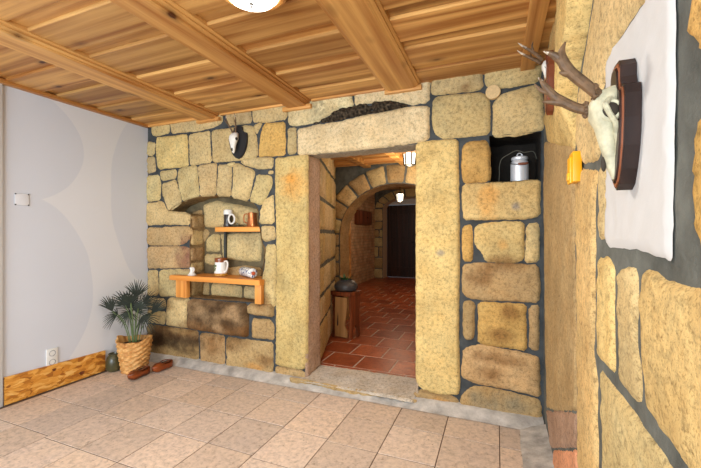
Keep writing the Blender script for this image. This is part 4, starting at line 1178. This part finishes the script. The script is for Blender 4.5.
# ---- chipboard panel leaning on the white wall
def m_osb():
    t = NT('oriented_strand_board'); v = t.coord((1, 1, 1))
    w = t.n('ShaderNodeVectorMath', operation='ADD'); nz = t.n('ShaderNodeTexNoise'); nz.inputs['Scale'].default_value = 6
    t.l(v, nz.inputs['Vector']); sc = t.n('ShaderNodeVectorMath', operation='SCALE'); sc.inputs['Scale'].default_value = .12
    t.l(nz.outputs['Color'], sc.inputs[0]); t.l(v, w.inputs[0]); t.l(sc.outputs[0], w.inputs[1])
    outs = []
    for ang, s in ((.5, 30), (-.5, 36)):
        m = t.n('ShaderNodeMapping'); m.inputs['Rotation'].default_value = (ang, 0, 0); m.inputs['Scale'].default_value = (1, .42, 1.25)
        t.l(w.outputs[0], m.inputs['Vector'])
        vo = t.n('ShaderNodeTexVoronoi'); vo.inputs['Scale'].default_value = s; t.l(m.outputs[0], vo.inputs['Vector'])
        s3 = t.n('ShaderNodeSeparateColor'); t.l(vo.outputs['Color'], s3.inputs[0]); outs.append((s3.outputs[0], s3.outputs[1]))
    f = t.math('MULTIPLY_ADD', outs[0][0], .55, t.math('MULTIPLY', outs[1][0], .45))
    c = t.ramp(f, [(.12, lin((150, 84, 22))), (.4, lin((206, 136, 48))), (.65, lin((224, 160, 68))), (.95, lin((238, 190, 110)))])
    return t.done(c, .5, t.bump(f, .3, .003))
M['osb'] = m_osb()
t = empty('chipboard_panel', (XL, 1.945, 0), label='low strip of orange chipboard standing along the foot of the white wall', cat='chipboard panel')
bm = bmesh.new(); prism(bm, [(-.380, .004), (.380, .004), (.380, .192), (-.380, .214)], lambda u, v, d: (d, u, v), .004, .022); obj('panel', bm, M['osb'], t, smooth=False)
for (u, v, r) in ((.17, .055, .020), (-.05, .160, .014)):
    pts = [(u+r*1.1*math.cos(a)*(1+.3*math.sin(3*a)), v+r*math.sin(a)*(1+.2*math.cos(2*a))) for a in [2*PI*i/9 for i in range(9)]]
    bm = bmesh.new(); prism(bm, pts, lambda u, v, d: (d, u, v), .0215, .0232)
    obj('dark_chip', bm, M['brown_wood'], t.children[0], smooth=False)

# ---- sockets and plate
t = empty('double_socket', (XL, 1.887, .180), label='white double power socket on the white wall just above the chipboard', cat='power socket')
bm = bmesh.new(); box(bm, 0, .012, -.042, .042, .006, .160, .006); obj('cover_plate', bm, M['plastic_white'], t)
for z in (.046, .120):
    bm = bmesh.new(); lathe(bm, [(.024, .0115), (.025, .0135), (.021, .0140), (.019, .008), (.001, .008)], 24, M=Matrix.Translation((0, 0, z)) @ Matrix.Rotation(PI/2, 4, 'Y'), cap=False)
    s_ = obj('socket_well', bm, M['socket_grey'], t)
    bm = bmesh.new()
    for y in (-.009, .009): lathe(bm, [(.001, .0105), (.0042, .0105), (.0042, .007)], 10, M=Matrix.Translation((0, y, z)) @ Matrix.Rotation(PI/2, 4, 'Y'), cap=False)
    obj('pin_hole', bm, M['grey_hole'], s_)
t = empty('blank_wall_plate', (XL, 1.681, 1.525), label='blank white square cover plate high on the white wall', cat='wall plate')
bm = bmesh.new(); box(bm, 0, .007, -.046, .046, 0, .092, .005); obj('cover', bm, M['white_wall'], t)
for (y, z) in ((-.042, .004), (.042, .004), (-.042, .088), (.042, .088)):
    bm = bmesh.new(); box(bm, .003, .0085, y-.005, y+.005, z-.005, z+.005, .002); obj('corner_clip', bm, M['grey_hole'], t)

# ---- stool with a plant, brown box on the hall wall
t = empty('wooden_stool', (-1.665, 3.99, .080), math.radians(-12), 'dark wooden stool with a tan carved side panel standing inside the doorway', 'stool'); t.scale = (.82, .82, 1.0)
bm = bmesh.new(); box(bm, -.17, .17, -.15, .15, .500, .545, .006); obj('seat', bm, M['brown_wood'], t)
for sx in (-1, 1):
    bm = bmesh.new()
    ol = [(-.125, 0), (-.05, 0), (-.055, .10), (0, .16), (.055, .10), (.05, 0), (.125, 0), (.10, .25), (.13, .50), (-.13, .50), (-.10, .25)]
    prism(bm, ol, lambda u, v, d: (d, u, v), sx*.145-.016, sx*.145+.016); obj('leg', bm, M['brown_wood'], t, smooth=False)
bm = bmesh.new()
ol = [(-.105, .02), (.105, .02), (.105, .08), (.06, .16), (.09, .30), (.105, .38), (.105, .48), (-.105, .48)]
prism(bm, ol, lambda u, v, d: (u, d, v), -.135, -.112); p_ = obj('side_panel', bm, M['tan_wood'], t, smooth=False)
bm = bmesh.new(); prism(bm, [(-.055, .14), (-.043, .16), (-.046, .26), (-.052, .30), (-.058, .26), (-.067, .16)], lambda u, v, d: (u, d, v), -.137, -.130); obj('cut_out', bm, M['iron_black'], p_, smooth=False)
t = empty('stoneware_pot', (-1.668, 3.99, .625), label='wide dark stoneware pot with green leaves on the wooden stool', cat='plant pot')
bm = bmesh.new(); lathe(bm, [(.001, 0), (.10, 0), (.135, .02), (.142, .05), (.132, .085), (.095, .115), (.075, .125), (.078, .138), (.068, .138), (.064, .12), (.001, .11)], 32, cap=False); obj('pot_body', bm, M['stoneware'], t)
bm = bmesh.new(); rr = random.Random(6)
for i in range(16):
    a = rr.uniform(0, 2*PI); L = rr.uniform(.05, .11); d = Vector((math.cos(a)*.7, math.sin(a)*.7, rr.uniform(.3, 1.0))).normalized(); s_ = d.cross(Vector((0, 0, 1))).normalized()*.018
    c0 = Vector((math.cos(a)*.03, math.sin(a)*.03, .115)); n_ = s_.cross(d).normalized()*.002
    vs = [bm.verts.new(p) for p in (c0, c0+d*L*.5+s_, c0+d*L, c0+d*L*.5-s_)]; bm.faces.new(vs)
    vs = [bm.verts.new(p+n_) for p in (c0, c0+d*L*.5-s_, c0+d*L, c0+d*L*.5+s_)]; bm.faces.new(vs)
obj('leaves', bm, M['green_leaf'], t, smooth=False)
t = empty('wall_cabinet', (-3.15, 8.55, 1.54), label='reddish brown wooden box hung on the hall wall', cat='wall cabinet')
bm = bmesh.new(); box(bm, 0, .10, -.50, .50, 0, .34, .006); obj('cabinet_body', bm, M['brown_wood'], t)
bm = bmesh.new(); box(bm, .098, .116, -.47, .47, .03, .31, .006); d_ = obj('cabinet_door', bm, M['brown_wood'], t)
bm = bmesh.new(); lathe(bm, [(.001, .03), (.012, .026), (.014, .018), (.007, .010), (.007, 0)], 14, M=Matrix.Translation((.114, .1, .17)) @ Matrix.Rotation(PI/2, 4, 'Y'), cap=False); obj('knob', bm, M['iron'], d_)
